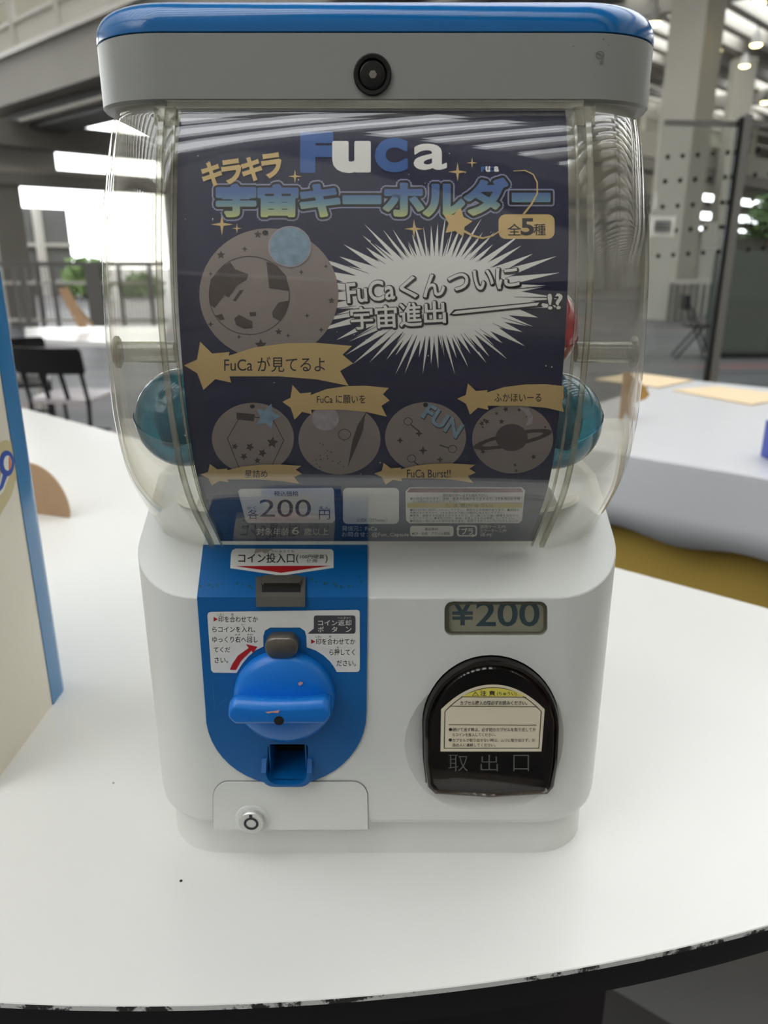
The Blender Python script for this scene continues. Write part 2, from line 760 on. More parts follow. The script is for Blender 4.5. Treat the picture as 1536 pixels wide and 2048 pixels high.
ceil_bm = nb()
for b0, b1 in ((-40, -26), (-0.6, 2.2), (14, 19), (27, 33), (41, 62)):  # the band above the machine is added to cut overhead light
    add_loft(ceil_bm, [[hall(-26, b0, ROOF + 0.5), hall(40, b0, ROOF + 0.5), hall(40, b1, ROOF + 0.5), hall(-26, b1, ROOF + 0.5)],
                       [hall(-26, b0, ROOF + 0.6), hall(40, b0, ROOF + 0.6), hall(40, b1, ROOF + 0.6), hall(-26, b1, ROOF + 0.6)]])
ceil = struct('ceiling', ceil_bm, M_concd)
k = 0
a = -24.0
while a < 22:
    bm = nb()
    add_bar(bm, hall(a, -38, ROOF + 0.15), hall(a, 60, ROOF + 0.15), 0.3, 0.5)
    mk('purlin', bm, M_steel, ceil)
    a += 0.85
for b in (-22, -8, 6, 20, 34, 48):
    bm = nb()
    add_bar(bm, hall(-26, b, ROOF - 0.35), hall(30, b, ROOF - 0.35), 0.35, 0.5)
    mk('girder', bm, M_steel, ceil)

# walls


def wallbox(name, a0, a1, b0, b1, z0, z1, m):
    bm = nb()
    add_loft(bm, [[hall(a0, b0, z0), hall(a1, b0, z0), hall(a1, b1, z0), hall(a0, b1, z0)],
                  [hall(a0, b0, z1), hall(a1, b0, z1), hall(a1, b1, z1), hall(a0, b1, z1)]])
    return struct(name, bm, m)


wallbox('wall_right', -25, -24.6, -40, 62, FLOOR, ROOF + 0.5, M_conc)
wallbox('trim_41', -16, -0.7, -7, -1.05, 2.6, 3.1, M_concd)      # unseen slab added behind the camera to block roof light and its reflection
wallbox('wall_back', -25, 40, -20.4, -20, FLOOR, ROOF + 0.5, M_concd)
wallbox('wall_front', -25, af + 0.3, 60, 60.4, FLOOR, ROOF + 0.5, M_conc)

# glazed side: beams, posts and panels along E2
def facz(px, py):
    return fac(px, py).z


zb = [(facz(100, 301), facz(100, 252)), (facz(100, 375), facz(100, 352)), (4.5, 5.3)]
for i, (z0, z1) in enumerate(zb):
    wallbox('trim_%d' % (i + 1), af - 0.25, af + 0.25, -40, 60, z0, z1, M_concd if i < 2 else M_conc)
b_ref = E2.dot(fac(20, 500))
for i in range(-4, 8):
    if i == 0 or i == 1:
        b = b_ref + i * 6.2
    else:
        b = b_ref + i * 6.2
    wallbox('trim_%d' % (i + 9), af - 0.2, af + 0.2, b - 0.28, b + 0.28, FLOOR, zb[1][0], M_concd)
# slim white rail under the middle opening and sill
wallbox('trim_21', af - 0.1, af + 0.1, -40, 60, zb[1][1] + 0.02, zb[1][1] + 0.12, M_steel)
wallbox('trim_22', af + 0.3, af + 0.4, -40, E2.dot(fac(125, 320)), zb[1][1] + 0.08, zb[0][0] + 0.2, M_wall)
bfar = E2.dot(fac(1400, 400))
wallbox('wall_left', af + 0.3, af + 0.5, E2.dot(fac(350, 400)), 60, FLOOR, 1.6, M_wall)
bq0, bq1 = E2.dot(fac(350, 400)), E2.dot(fac(1392, 400))
wallbox('wall_left_upper', af + 0.3, af + 0.5, bq0, bq1, 1.6, 3.3, M_conc)
wallbox('wall_far_left', af + 0.3, af + 0.5, E2.dot(fac(350, 400)), 60, 3.3, ROOF, M_conc)

# daylight outside: pale building and trees
p = fac(50, 480) + E1 * 9
bo = E2.dot(p)
o = empty('neighbouring_building', hall(af + 12, bo, FLOOR), 'pale grey clad building outside beyond the left hall openings', 'building')
bq = E2.dot(on_plane(140, 480, hall(af + 12, 0, 0), FN))
bp_ = E2.dot(on_plane(40, 480, hall(af + 12, 0, 0), FN)) - 4
ztop = on_plane(100, 417, hall(af + 12, 0, 0), FN).z
bm = nb()
add_loft(bm, [[hall(af + 12, bp_, FLOOR), hall(af + 18, bp_, FLOOR), hall(af + 18, bq, FLOOR), hall(af + 12, bq, FLOOR)],
              [hall(af + 12, bp_, ztop), hall(af + 18, bp_, ztop), hall(af + 18, bq, ztop), hall(af + 12, bq, ztop)]])
mk('wall', bm, M_outside, o)
bm = nb()
bpi = E2.dot(on_plane(76, 480, hall(af + 12, 0, 0), FN))
add_tube(bm, [hall(af + 11.85, bpi, FLOOR), hall(af + 11.85, bpi, ztop)], 0.16)
mk('downpipe', bm, M_steel, o)
bm = nb()
for py in (490, 563, 634):
    zz = on_plane(100, py, hall(af + 12, 0, 0), FN).z
    add_bar(bm, hall(af + 11.95, bp_, zz), hall(af + 11.95, bq, zz), 0.1, 0.12)
mk('band', bm, M_steel, o)


def leaf_ball(bm, c, r, n, s, seed, zmin=None):
    rd = random.Random(seed)
    for _ in range(n):
        v = Vector((rd.gauss(0, 1), rd.gauss(0, 1), rd.gauss(0, 1))).normalized() * r * (0.45 + 0.55 * rd.random())
        p = Vector(c) + v
        if zmin is not None and p.z < zmin:
            p.z = zmin + (zmin - p.z) * 0.3
        d = Vector((rd.gauss(0, 1), rd.gauss(0, 1), rd.gauss(0, 1))).normalized()
        e = d.orthogonal().normalized()
        w = s * (0.6 + rd.random() * 0.8)
        q = [p - d * w, p + e * w * 0.35, p + d * w, p - e * w * 0.35]
        bm.faces.new([bm.verts.new(x) for x in q])


for i, (px, py, rr) in enumerate(((174, 560, 0.8), (285, 590, 0.8))):
    c = on_plane(px, py, hall(af + 9, 0, 0), FN)
    t = empty('tree', (c.x, c.y, FLOOR), ('green tree outside, beside the pale building', 'green tree outside behind the clear dome')[i], 'tree', 'trees outside the hall')
    bm = nb()
    leaf_ball(bm, c, rr, 700, 0.16, i)
    mk('foliage', bm, M_tree, t, 0)
    bm = nb()
    add_tube(bm, [(c.x, c.y, FLOOR), (c.x, c.y, c.z)], 0.15)
    mk('trunk', bm, M_soil, t)

# gallery on the left, running along E1
GA = at(150, 150, 14)


def gal(px, py):
    return on_plane(px, py, GA, E2)


gz = lambda py: gal(100, py).z
t = empty('gallery', (GA.x, GA.y, gz(183)), 'concrete upper gallery with white mesh balustrade at the top left', 'gallery')
a0 = E1.dot(GA) - 9
a1 = E1.dot(GA) + 12
gb = E2.dot(GA)


def gbox(dep0, dep1, z0, z1):
    bm = nb()
    add_loft(bm, [[hall(a0, gb + dep0, z0), hall(a1, gb + dep0, z0), hall(a1, gb + dep1, z0), hall(a0, gb + dep1, z0)],
                  [hall(a0, gb + dep0, z1), hall(a1, gb + dep0, z1), hall(a1, gb + dep1, z1), hall(a0, gb + dep1, z1)]])
    return bm


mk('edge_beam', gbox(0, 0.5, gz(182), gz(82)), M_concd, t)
mk('lower_flange', gbox(0.3, 0.8, gz(213), gz(205)), M_conc, t)
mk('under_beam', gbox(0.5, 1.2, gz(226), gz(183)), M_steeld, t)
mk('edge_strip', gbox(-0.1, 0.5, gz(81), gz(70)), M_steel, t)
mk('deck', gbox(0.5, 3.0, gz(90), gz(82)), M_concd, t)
zr0, zr1 = gz(70), gz(70) + 1.25
for i in range(12):
    a = a0 + 0.6 + i * 1.75
    bm = nb()
    add_bar(bm, hall(a, gb, zr0), hall(a, gb, zr1), 0.1, 0.1)
    mk('balustrade_post', bm, M_steel, t)
for z in (zr1, zr0 + 0.42, zr0 + 0.8):
    bm = nb()
    add_bar(bm, hall(a0, gb, z), hall(a1, gb, z), 0.06, 0.06)
    mk('balustrade_rail', bm, M_steel, t)
bm = nb()
aa = a0
while aa < a1:
    add_bar(bm, hall(aa, gb + 0.03, zr0), hall(aa, gb + 0.03, zr0 + 0.42), 0.03, 0.03)
    aa += 0.085
for i in range(6):
    add_bar(bm, hall(a0, gb + 0.03, zr0 + 0.07 * i), hall(a1, gb + 0.03, zr0 + 0.07 * i), 0.02, 0.02)
mk('mesh_infill', bm, M_steel, t, 0)

# floor railing on the left at the openings
RA = at(100, 560, 15.5)
t = empty('railing', (RA.x, RA.y, FLOOR), 'grey metal railing standing in front of the left openings', 'railing')
rz1 = at(100, 528, 15.5).z
rz0 = FLOOR
for px, w in ((30, 0.05), (48, 0.12), (76, 0.07), (107, 0.07), (188, 0.3), (240, 0.07), (300, 0.07)):
    p = at(px, 560, 15.5)
    bm = nb()
    add_bar(bm, (p.x, p.y, rz0), (p.x, p.y, rz1), w, 0.07)
    mk('post', bm, M_greyp, t)
for z in (rz1, rz1 - 0.35, rz1 - 1.05):
    bm = nb()
    p = at(-60, 560, 15.5)
    q = at(330, 560, 15.5)
    add_bar(bm, (p.x, p.y, z), (q.x, q.y, z), 0.06, 0.09 if z == rz1 else 0.06)
    mk('rail', bm, M_greyp if z == rz1 else M_steel, t)
bm = nb()
x = at(-50, 560, 15.5).x
while x < at(320, 560, 15.5).x:
    add_bar(bm, (x, RA.y + 0.03, FLOOR + 0.1), (x, RA.y + 0.03, rz1), 0.012, 0.012)
    x += 0.07
mk('mesh_infill', bm, M_greyp, t, 0)

# white folding table at the left, behind the chair
TZ = -0.25
c0, c1, c2, c3 = PZ(52, 676, TZ), PZ(330, 690, TZ), PZ(330, 652, TZ), PZ(50, 655, TZ)
t = empty('long_table', ((c0.x + c2.x) / 2, (c0.y + c2.y) / 2, FLOOR), 'white topped long table behind the black chair', 'table')
bm = nb()
add_loft(bm, [[(c.x, c.y, TZ - 0.04) for c in (c0, c1, c2, c3)], [(c.x, c.y, TZ) for c in (c0, c1, c2, c3)]])
mk('tabletop', bm, mat('white_table_top', (236, 236, 234), 0.25), t)
for c in (c0, c1, c2, c3):
    m_ = (c0 + c1 + c2 + c3) / 4
    q = c + (m_ - c) * 0.08
    bm = nb()
    add_tube(bm, [(q.x, q.y, FLOOR), (q.x, q.y, TZ - 0.03)], 0.02)
    mk('leg', bm, M_steel, t)
p = PZ(168, 660, TZ)
q = PZ(92, 664, TZ)
t = empty('wooden_easel', (p.x, p.y, TZ), 'tan wooden stand leaning up on the white table', 'stand')
bm = nb()
add_bar(bm, (p.x, p.y, TZ + 0.03), (p.x - 0.19, p.y + 0.1, TZ + 0.38), 0.1, 0.03)
mk('plank', bm, M_kraft, t)
bm = nb()
add_bar(bm, (p.x + 0.02, p.y + 0.2, TZ + 0.018), (p.x - 0.15, p.y + 0.1, TZ + 0.3), 0.03, 0.03)
mk('back_strut', bm, M_kraft, t)


def chair(loc, rz, label, seatm, name='stacking_chair'):
    t = empty(name, loc, label, 'chair', None, rz)
    bm = nb()
    ring = rrect(-0.22, -0.22, 0.22, 0.22, 0.06)
    add_loft(bm, [[(x, y, 0.43) for x, y in ring], [(x, y, 0.455) for x, y in ring], [(x * 0.94, y * 0.94, 0.465) for x, y in ring]])
    mk('seat', bm, seatm, t, local=True)
    bm = nb()
    n = 10
    rows = []
    for z, dy, w in ((0.64, 0.0, 0.235), (0.66, 0.005, 0.245), (0.79, 0.03, 0.245), (0.815, 0.035, 0.225)):
        f = [(-w + 2 * w * k / n, -0.25 - dy + 0.04 * (1 - (2 * k / n - 1) ** 2) * -1, z) for k in range(n + 1)]
        b = [(p_[0], p_[1] - 0.022, p_[2]) for p_ in f[::-1]]
        rows.append(f + b)
    add_loft(bm, rows)
    mk('backrest', bm, M_black, t, local=True)
    for sx in (-1, 1):
        bm = nb()
        add_tube(bm, [(sx * 0.21, 0.24, 0), (sx * 0.21, 0.2, 0.44)], 0.013)
        mk('leg', bm, M_black, t, local=True)
        bm = nb()
        add_tube(bm, [(sx * 0.21, -0.24, 0), (sx * 0.21, -0.2, 0.44), (sx * 0.21, -0.27, 0.7)], 0.014)
        mk('leg', bm, M_black, t, local=True)
        bm = nb()
        add_tube(bm, [(sx * 0.07, -0.2, 0.44), (sx * 0.07, -0.28, 0.68)], 0.016)
        mk('back_strut', bm, M_black, t, local=True)
    bm = nb()
    add_tube(bm, [(-0.21, 0.05, 0.2), (0.21, 0.05, 0.2)], 0.011)
    mk('stretcher', bm, M_black, t, local=True)
    return t


p = at(148, 780, 5.4)
chair((p.x, p.y, FLOOR), math.radians(-8), 'black chair with a pale grey seat, in front of the white long table', M_seat)
p = at(38, 770, 6.0)
chair((p.x, p.y, FLOOR), math.radians(20), 'black chair half hidden behind the cream cabinet at the far left', M_black)

# ------------------------------------------------ right background
# square concrete column
D = 18.0
pl, pm, pr = at(1316, 270, D), at(1385, 270, D - 0.5), at(1422, 270, D + 0.3)
t = empty('concrete_column', ((pl.x + pr.x) / 2, pm.y, FLOOR), 'tall square concrete column behind the dotted glass partition', 'column')
bm = nb()
fl = [(pl.x, pl.y), (pm.x, pm.y), (pr.x, pr.y), (pr.x + pl.x - pm.x, pr.y + pl.y - pm.y + 0.6)]
add_loft(bm, [[(x, y, FLOOR) for x, y in fl], [(x, y, ROOF) for x, y in fl]])
mk('shaft', bm, M_conc, t)

# gallery beams and balustrade far right
for i, (py0, py1, m) in enumerate(((345, 303, M_conc), (366, 347, M_concd))):
    z0, z1 = at(1470, py0, 30).z, at(1470, py1, 30).z
    p = on_plane(1300, 300, at(1470, 300, 30), E1)
    b0 = E2.dot(p)
    aa = E1.dot(at(1470, 300, 30))
    wallbox('trim_%d' % (31 + i), aa, aa + 0.6, b0 - 8, b0 + 30, z0, z1, m)
zrail = at(1470, 303, 30).z
t = empty('balustrade', (at(1470, 303, 30).x, at(1470, 303, 30).y, zrail), 'white upper balustrade on the far right gallery beam', 'railing')
for i in range(12):
    bm = nb()
    add_bar(bm, hall(aa + 0.1, b0 - 7 + i * 2.2, zrail), hall(aa + 0.1, b0 - 7 + i * 2.2, zrail + 1.2), 0.12, 0.12)
    mk('post', bm, M_steel, t)
for z in (0.45, 0.85, 1.2):
    bm = nb()
    add_bar(bm, hall(aa + 0.1, b0 - 8, zrail + z), hall(aa + 0.1, b0 + 24, zrail + z), 0.07, 0.07)
    mk('rail', bm, M_steel, t)
# second column, further away
p = at(1478, 200, 28)
t = empty('concrete_column', (p.x, p.y, FLOOR), 'distant grey column under the skylights at the right', 'column')
bm = nb()
add_box(bm, p.x - 0.32, p.y - 0.3, FLOOR, p.x + 0.32, p.y + 0.3, ROOF - 0.2)
mk('shaft', bm, M_conc, t)
# white door board between column and cabinet
p0, p1 = at(1394, 557, 19.5), at(1437, 444, 19.5)
bm = nb()
add_box(bm, p0.x, p0.y, FLOOR, p1.x, p0.y + 0.06, p1.z)
tag(mk('display_board', bm, M_paper), 'narrow white board standing right of the concrete column', 'board')
# picket railing at right
RP = 19.0
t = empty('railing', (at(1360, 600, RP).x, at(1360, 600, RP).y, FLOOR), 'pale picket railing at the foot of the concrete column', 'railing')
zt = at(1360, 559, RP).z
bm = nb()
add_bar(bm, (at(1290, 560, RP).x, at(1290, 560, RP).y - 1.6, zt), (at(1425, 560, RP).x, at(1425, 560, RP).y - 1.6, zt), 0.1, 0.09)
mk('rail', bm, M_steel, t)
for i in range(12):
    p = at(1292 + i * 12, 600, RP)
    bm = nb()
    add_bar(bm, (p.x, p.y - 1.6, FLOOR), (p.x, p.y - 1.6, zt), 0.06, 0.06)
    mk('picket', bm, M_greyp, t)
# grey green cabinet
p = at(1440, 700, 11)
pt = at(1440, 500, 11)
t = empty('storage_cabinet', (p.x + 0.6, p.y + 0.3, FLOOR), 'grey green storage cabinet behind the glass at the right', 'cabinet')
bm = nb()
add_box(bm, p.x, p.y, FLOOR + 0.06, p.x + 1.3, p.y + 0.6, pt.z)
mk('body', bm, M_cab, t)
bm = nb()
add_box(bm, p.x + 0.03, p.y + 0.04, FLOOR, p.x + 1.27, p.y + 0.58, FLOOR + 0.06)
mk('plinth', bm, M_dark, t)
for x0, x1 in ((0.02, 0.645), (0.655, 1.28)):
    bm = nb()
    add_box(bm, p.x + x0, p.y - 0.02, FLOOR + 0.09, p.x + x1, p.y, pt.z - 0.03)
    mk('door', bm, M_cab, t)
cabz = pt.z
c = at(1560, 455, 11.3)
t = empty('potted_plant', (c.x, c.y, cabz), 'leafy green potted plant standing on the grey green cabinet', 'plant')
bm = nb()
add_lathe(bm, (c.x, c.y, cabz), (0, 0, 1), [(0, 0.09), (0.16, 0.13), (0.17, 0.12)], 20)
mk('pot', bm, M_orange, t)
bm = nb()
leaf_ball(bm, (c.x, c.y, c.z + 0.05), 0.46, 900, 0.085, 7, cabz + 0.17)
mk('foliage', bm, M_leaf, t, 0)
bm = nb()
add_tube(bm, [(c.x, c.y, cabz + 0.1), (c.x + 0.02, c.y, c.z)], 0.02)
mk('stem', bm, M_soil, t)
# folding chair by the cabinet
p = at(1384, 700, 11.1)
t = empty('folding_chair', (p.x, p.y, FLOOR), 'black folding chair folded open beside the grey green cabinet', 'chair', rz=math.radians(80))
for sx in (-1, 1):
    bm = nb()
    add_tube(bm, [(sx * 0.2, -0.22, 0), (sx * 0.2, 0.2, 0.86)], 0.014)
    mk('leg', bm, M_black, t, local=True)
    bm = nb()
    add_tube(bm, [(sx * 0.18, 0.24, 0), (sx * 0.18, -0.12, 0.48)], 0.014)
    mk('leg', bm, M_black, t, local=True)
bm = nb()
add_box(bm, -0.19, -0.2, 0.43, 0.19, 0.14, 0.46)
mk('seat', bm, M_black, t, local=True)
bm = nb()
add_box(bm, -0.2, 0.14, 0.66, 0.2, 0.2, 0.86)
mk('backrest', bm, M_black, t, local=True)
bm = nb()
add_tube(bm, [(-0.2, -0.22, 0.03), (0.2, -0.22, 0.03)], 0.014)
mk('foot_bar', bm, M_steel, t, local=True)

# dotted glass partition
PD = 3.45


def gp(px, py):
    return on_plane(px, py, at(1450, 500, PD), (E1 * 0.25 + Vector((0, 1, 0))).normalized())


pa, pb = gp(1448, 250), gp(1448, 757)
b_, a_ = gp(1302, 268), gp(1640, 228)
t = empty('glass_partition', (pa.x, pa.y, FLOOR), 'glass partition with black dots and a grey post at the right', 'partition')
n_ = (E1 * 0.25 + Vector((0, 1, 0))).normalized()
bm = nb()
L_, R_ = gp(1302, 500), gp(1640, 500)
tz = gp(1448, 248).z
add_loft(bm, [[(L_.x, L_.y, FLOOR + 0.1), (R_.x, R_.y, FLOOR + 0.1), (R_.x + n_.x * 0.008, R_.y + n_.y * 0.008, FLOOR + 0.1), (L_.x + n_.x * 0.008, L_.y + n_.y * 0.008, FLOOR + 0.1)],
              [(L_.x, L_.y, tz), (R_.x, R_.y, tz), (R_.x + n_.x * 0.008, R_.y + n_.y * 0.008, tz), (L_.x + n_.x * 0.008, L_.y + n_.y * 0.008, tz)]])
pane = mk('pane', bm, M_glass, t, 0)
bm = nb()
add_bar(bm, (L_.x, L_.y, tz), (R_.x, R_.y, tz), 0.016, 0.02)
mk('top_rail', bm, M_greyp, t)
q = gp(1452, 500)
bm = nb()
add_bar(bm, (q.x, q.y - 0.03, FLOOR), (q.x, q.y - 0.03, tz + 0.03), 0.032, 0.045)
mk('post', bm, M_greyp, t)
bm = nb()
add_bar(bm, (q.x - 0.025, q.y - 0.03, FLOOR), (q.x - 0.025, q.y - 0.03, tz + 0.02), 0.016, 0.03)
mk('post_gasket', bm, M_black, t)
bm = nb()
add_bar(bm, (L_.x, L_.y, FLOOR + 0.05), (R_.x, R_.y, FLOOR + 0.05), 0.04, 0.1)
mk('bottom_rail', bm, M_greyp, t)
bm = nb()
for j, (xs, y) in enumerate(((1335, 314), (1330, 363), (1325, 414), (1321, 463), (1316, 512))):
    for i in range(-1, 8):
        px = xs + i * 30
        if px < 1306:
            continue
        c = gp(px, y - i * 2.2)
        add_lathe(bm, c - n_ * 0.001, n_, [(-0.001, 0.0095), (0, 0.0095)], 12)
mk('dot_pattern', bm, M_black, pane, label='rows of small black dots')
s0, s1 = gp(1299, 432), gp(1347, 473)
bm = nb()
add_loft(bm, [[(s0.x, s0.y - 0.004, s0.z), (s1.x, s1.y - 0.004, s0.z), (s1.x, s1.y - 0.003, s0.z), (s0.x, s0.y - 0.003, s0.z)],
              [(s0.x, s0.y - 0.004, s1.z), (s1.x, s1.y - 0.004, s1.z), (s1.x, s1.y - 0.003, s1.z), (s0.x, s0.y - 0.003, s1.z)]])
sg = tag(mk('paper_notice', bm, M_paper), 'white paper notice with a dark grid taped on the dotted glass', 'notice')
bm = nb()
for i in range(4):
    x = s0.x + (s1.x - s0.x) * (0.27 + 0.14 * i)
    add_box(bm, x, s0.y - 0.0065, s1.z * 0.84 + s0.z * 0.16, x + 0.006, s0.y - 0.005, s1.z * 0.2 + s0.z * 0.8)
for i in range(3):
    z = s0.z + (s1.z - s0.z) * (0.35 + 0.16 * i)
    add_box(bm, s0.x + (s1.x - s0.x) * 0.2, s0.y - 0.0065, z, s0.x + (s1.x - s0.x) * 0.8, s0.y - 0.005, z + 0.005)
mk('printed_grid', bm, M_inkshade, sg)

# hanging lamps seen between the skylights
LB = ['nearest the top right corner', 'just right of the concrete column', 'right of the column beside the pale skylight', 'left of the column beside the blue lid', 'low at the right edge', 'above the far right gallery']
for i, (px, py, d) in enumerate(((1516, 6, 17), (1432, 102, 22), (1489, 132, 25), (1309, 47, 19), (1530, 205, 30), (1512, 90, 22))):
    c = at(px, py, d)
    t = empty('high_bay_lamp', c, 'round warm high bay lamp ' + LB[i], 'lamp', 'high bay lamps under the roof')
    bm = nb()
    add_lathe(bm, c, (0, 0, 1), [(0, 0.14), (0.12, 0.12), (0.3, 0.06)], 20)
    mk('housing', bm, M_lampc, t)
    bm = nb()
    add_lathe(bm, c, (0, 0, 1), [(-0.03, 0.1), (0.0, 0.135)], 20)
    mk('diffuser', bm, M_lamp, t)
    bm = nb()
    add_tube(bm, [c + Vector((0, 0, 0.28)), (c.x, c.y, ROOF - 0.64)], 0.015)
    mk('suspension_rod', bm, M_frame, t)

# ================================================================== COUNTERS
# second counter with white vinyl cloth
N0, N1 = PZ(1255, 908), PZ(1536, 955)
dn = (N1 - N0).normalized()
nn = Vector((-dn.y, dn.x, 0))
if nn.y < 0:
    nn = -nn
A0 = N0 - dn * 0.34
A1 = N0 + dn * 1.3
DEP = (PZ(1400, 762) - N0).dot(nn)
bm = nb()
bb = [A0 + nn * 0.03 + dn * 0.03, A1 + nn * 0.03, A1 + nn * (DEP - 0.03), A0 + nn * (DEP - 0.03) + dn * 0.03]
add_loft(bm, [[(p.x, p.y, FLOOR) for p in bb], [(p.x, p.y, -0.006) for p in bb]])
tag(mk('exhibition_counter', bm, M_ochre), 'ochre yellow counter under the white vinyl cloth at the right', 'counter')
bm = nb()
rnd = random.Random(5)
per = []
nseg = 60
corners = [A0, A1, A1 + nn * DEP, A0 + nn * DEP]
for i in range(4):
    p, q = corners[i], corners[(i + 1) % 4]
    for k in range(nseg):
        per.append((p.lerp(q, k / nseg), (nn if i == 2 else -nn if i == 0 else dn if i == 1 else -dn)))
rings = []
for lv, (dz, out) in enumerate(((0.0, 0.0), (-0.004, 0.004), (-0.06, 0.008), (-0.12, 0.012), (-0.185, 0.018))):
    r = []
    for k, (p, nrm) in enumerate(per):
        s = k * 0.0273
        wv = math.sin(s * 4.1) * 0.5 + math.sin(s * 9.7 + 1) * 0.3 + math.sin(s * 17 + 2) * 0.2
        q = p + nrm * (out + 0.03 * wv * (-dz / 0.18) * (0.6 + 0.4 * math.sin(s * 3.1 + lv)))
        r.append((q.x, q.y, dz + ((0.022 * wv + 0.006 * math.sin(s * 23)) if lv == 4 else 0.012 * wv if lv == 3 else 0)))
    rings.append(r)
top = [(p.x * 1.0, p.y, 0.0) for p, _ in per]
add_loft(bm, rings, True, False)
o = mk('tablecloth', bm, M_cloth)
sm = o.modifiers.new('thickness', 'SOLIDIFY')
sm.thickness = 0.001
tag(o, 'white vinyl cloth draped over the ochre counter at the right', 'tablecloth')


def card(name, px, label, z=0.0015, th=0.004, m=M_kraftl):
    bm = nb()
    q = [PZ(x, y, z) for x, y in px]
    add_loft(bm, [[(p.x, p.y, z) for p in q], [(p.x, p.y, z + th) for p in q]])
    return tag(mk(name, bm, m), label, 'card', 'tan cards on the white cloth')


card('blank_card', [(1190, 760), (1318, 776), (1386, 762), (1270, 747)], 'light tan card on the white cloth, nearest the clear dome')
card('blank_card', [(1345, 781), (1502, 811), (1600, 794), (1430, 774)], 'light tan card on the white cloth, at the right picture edge')
p = PZ(1272, 842, 0.001)
bm = nb()
out = [(-0.045, 0.0), (-0.04, 0.0), (-0.03, 0.025), (-0.015, 0.0), (0.002, 0.0), (-0.004, 0.03), (-0.012, 0.048), (0.02, 0.06), (0.03, 0.072), (0.018, 0.092), (-0.005, 0.11), (-0.03, 0.13), (-0.045, 0.135)]
add_loft(bm, [[(p.x + x, p.y, p.z + 0.001 + z) for x, z in out], [(p.x + x, p.y + 0.012, p.z + 0.001 + z) for x, z in out]])
tag(mk('cutout_standee', bm, M_gold), 'golden brown cutout standing on the white cloth beside the dome', 'cutout')
p = PZ(1529, 932, 0.001)
bm = nb()
p = p + Vector((0.034, 0, 0))
rr = rrect(p.x, p.y, p.x + 0.12, p.y + 0.1, 0.01, 4)
add_loft(bm, [[(x, y, p.z) for x, y in rr], [(x, y, p.z + 0.082) for x, y in rr]])
t = tag(mk('carton', bm, M_bluebox), 'small blue carton on the white cloth at the right picture edge', 'box')
bm = nb()
add_box(bm, p.x + 0.004, p.y + 0.01, p.z + 0.082, p.x + 0.116, p.y + 0.09, p.z + 0.084)
mk('lid_flap', bm, M_paper, t)

# main white counter: curved front, straight back
RC, CX, CY = 1.5, -0.15, 1.382
q0, q1 = Vector((0.502, 0.445)), Vector((-1.03, 1.78))


def hit(sgn):
    d = q1 - q0
    f = q0 - Vector((CX, CY))
    A = d.dot(d)
    B = 2 * f.dot(d)
    C = f.dot(f) - RC * RC
    t = (-B + sgn * math.sqrt(B * B - 4 * A * C)) / (2 * A)
    return q0 + d * t


R0, L0 = hit(-1), hit(1)
aR = math.atan2(R0.y - CY, R0.x - CX)
aL = math.atan2(L0.y - CY, L0.x - CX)
while aL > aR:
    aL -= 2 * PI


def counter_outline(r, inset=0.0):
    pts = []
    for k in range(161):
        a = aL + (aR - aL) * k / 160
        pts.append((CX + r * math.cos(a), CY + r * math.sin(a)))
    return pts


t = empty('curved_counter', (0, 0.5, FLOOR), 'glossy white counter with curved front, under the capsule machine', 'counter')
ol = counter_outline(RC)
bm = nb()
add_loft(bm, [[(x, y, -0.0045) for x, y in ol], [(x, y, -0.0006) for x, y in ol], [(CX + (x - CX) * 0.9996, CY + (y - CY) * 0.9996, 0.0) for x, y in ol]])
for f in bm.faces:
    f.normal_update()
    if abs(f.normal.z) < 0.5:
        f.material_index = 1
mk('top_panel', bm, [table_mat(), edge_mat()], t)
bm = nb()
o2 = [(CX + (x - CX) * 0.995, CY + (y - CY) * 0.995) for x, y in ol]
add_loft(bm, [[(x, y, -0.035) for x, y in o2], [(x, y, -0.0046) for x, y in o2]])
mk('core_board', bm, M_basek, t)
bm = nb()
o3 = [(CX + (x - CX) * 0.8, CY + (y - CY) * 0.8) for x, y in ol]
o4 = [(x, y) for x, y in o3 if x < 0.3]
add_loft(bm, [[(x, y, FLOOR + 0.03) for x, y in o4], [(x, y, -0.035) for x, y in o4]])
mk('pedestal', bm, M_basek, t)
g0, g1 = PZ(1140, 1952, FLOOR), PZ(1300, 2048, FLOOR)
gd = (g1 - g0).normalized()
bm = nb()
kp = [g0 - gd * 1.2, g1 + gd * 0.4, g1 + gd * 0.4 + Vector((-2.2, -0.3, 0)), g0 - gd * 1.2 + Vector((-1.6, -0.9, 0))]
add_loft(bm, [[(p.x, p.y, FLOOR) for p in kp], [(p.x, p.y, FLOOR + 0.03) for p in kp]])
mk('kick_plate', bm, M_basek, t)
# little dirt crumbs on the counter
for i, (px, py, r) in enumerate(((362, 1762, 0.0011), (227, 1566, 0.0008))):
    p = PZ(px, py, 0.0)
    bm = nb()
    add_lathe(bm, p, (0, 0, 1), [(0, r), (r * 0.5, r * 0.9), (r * 0.8, r * 0.4)], 8)
    tag(mk('dirt_crumb', bm, M_dark), ('dark crumb on the white counter in front of the machine base', 'tiny dark crumb on the white counter left of the machine')[i], 'crumb')

# kraft half disc behind the cream cabinet
p = PZ(138, 1036, 0.0)
bm = nb()
hd = [(0.0, 0.0)]
for k in range(13):
    a = PI / 2 * k / 12
    hd.append((0.075 * math.cos(a) - 0.073, 0.01 + 0.083 * math.sin(a)))
hd += [(-0.15, 0.093), (-0.15, 0.0)]
add_loft(bm, [[(p.x + x, p.y - x * 0.35, z) for x, z in hd], [(p.x + x, p.y + 0.006 - x * 0.35, z) for x, z in hd]])
tag(mk('cardboard_piece', bm, M_kraft), 'brown cardboard piece with a rounded top behind the cream cabinet', 'cardboard')

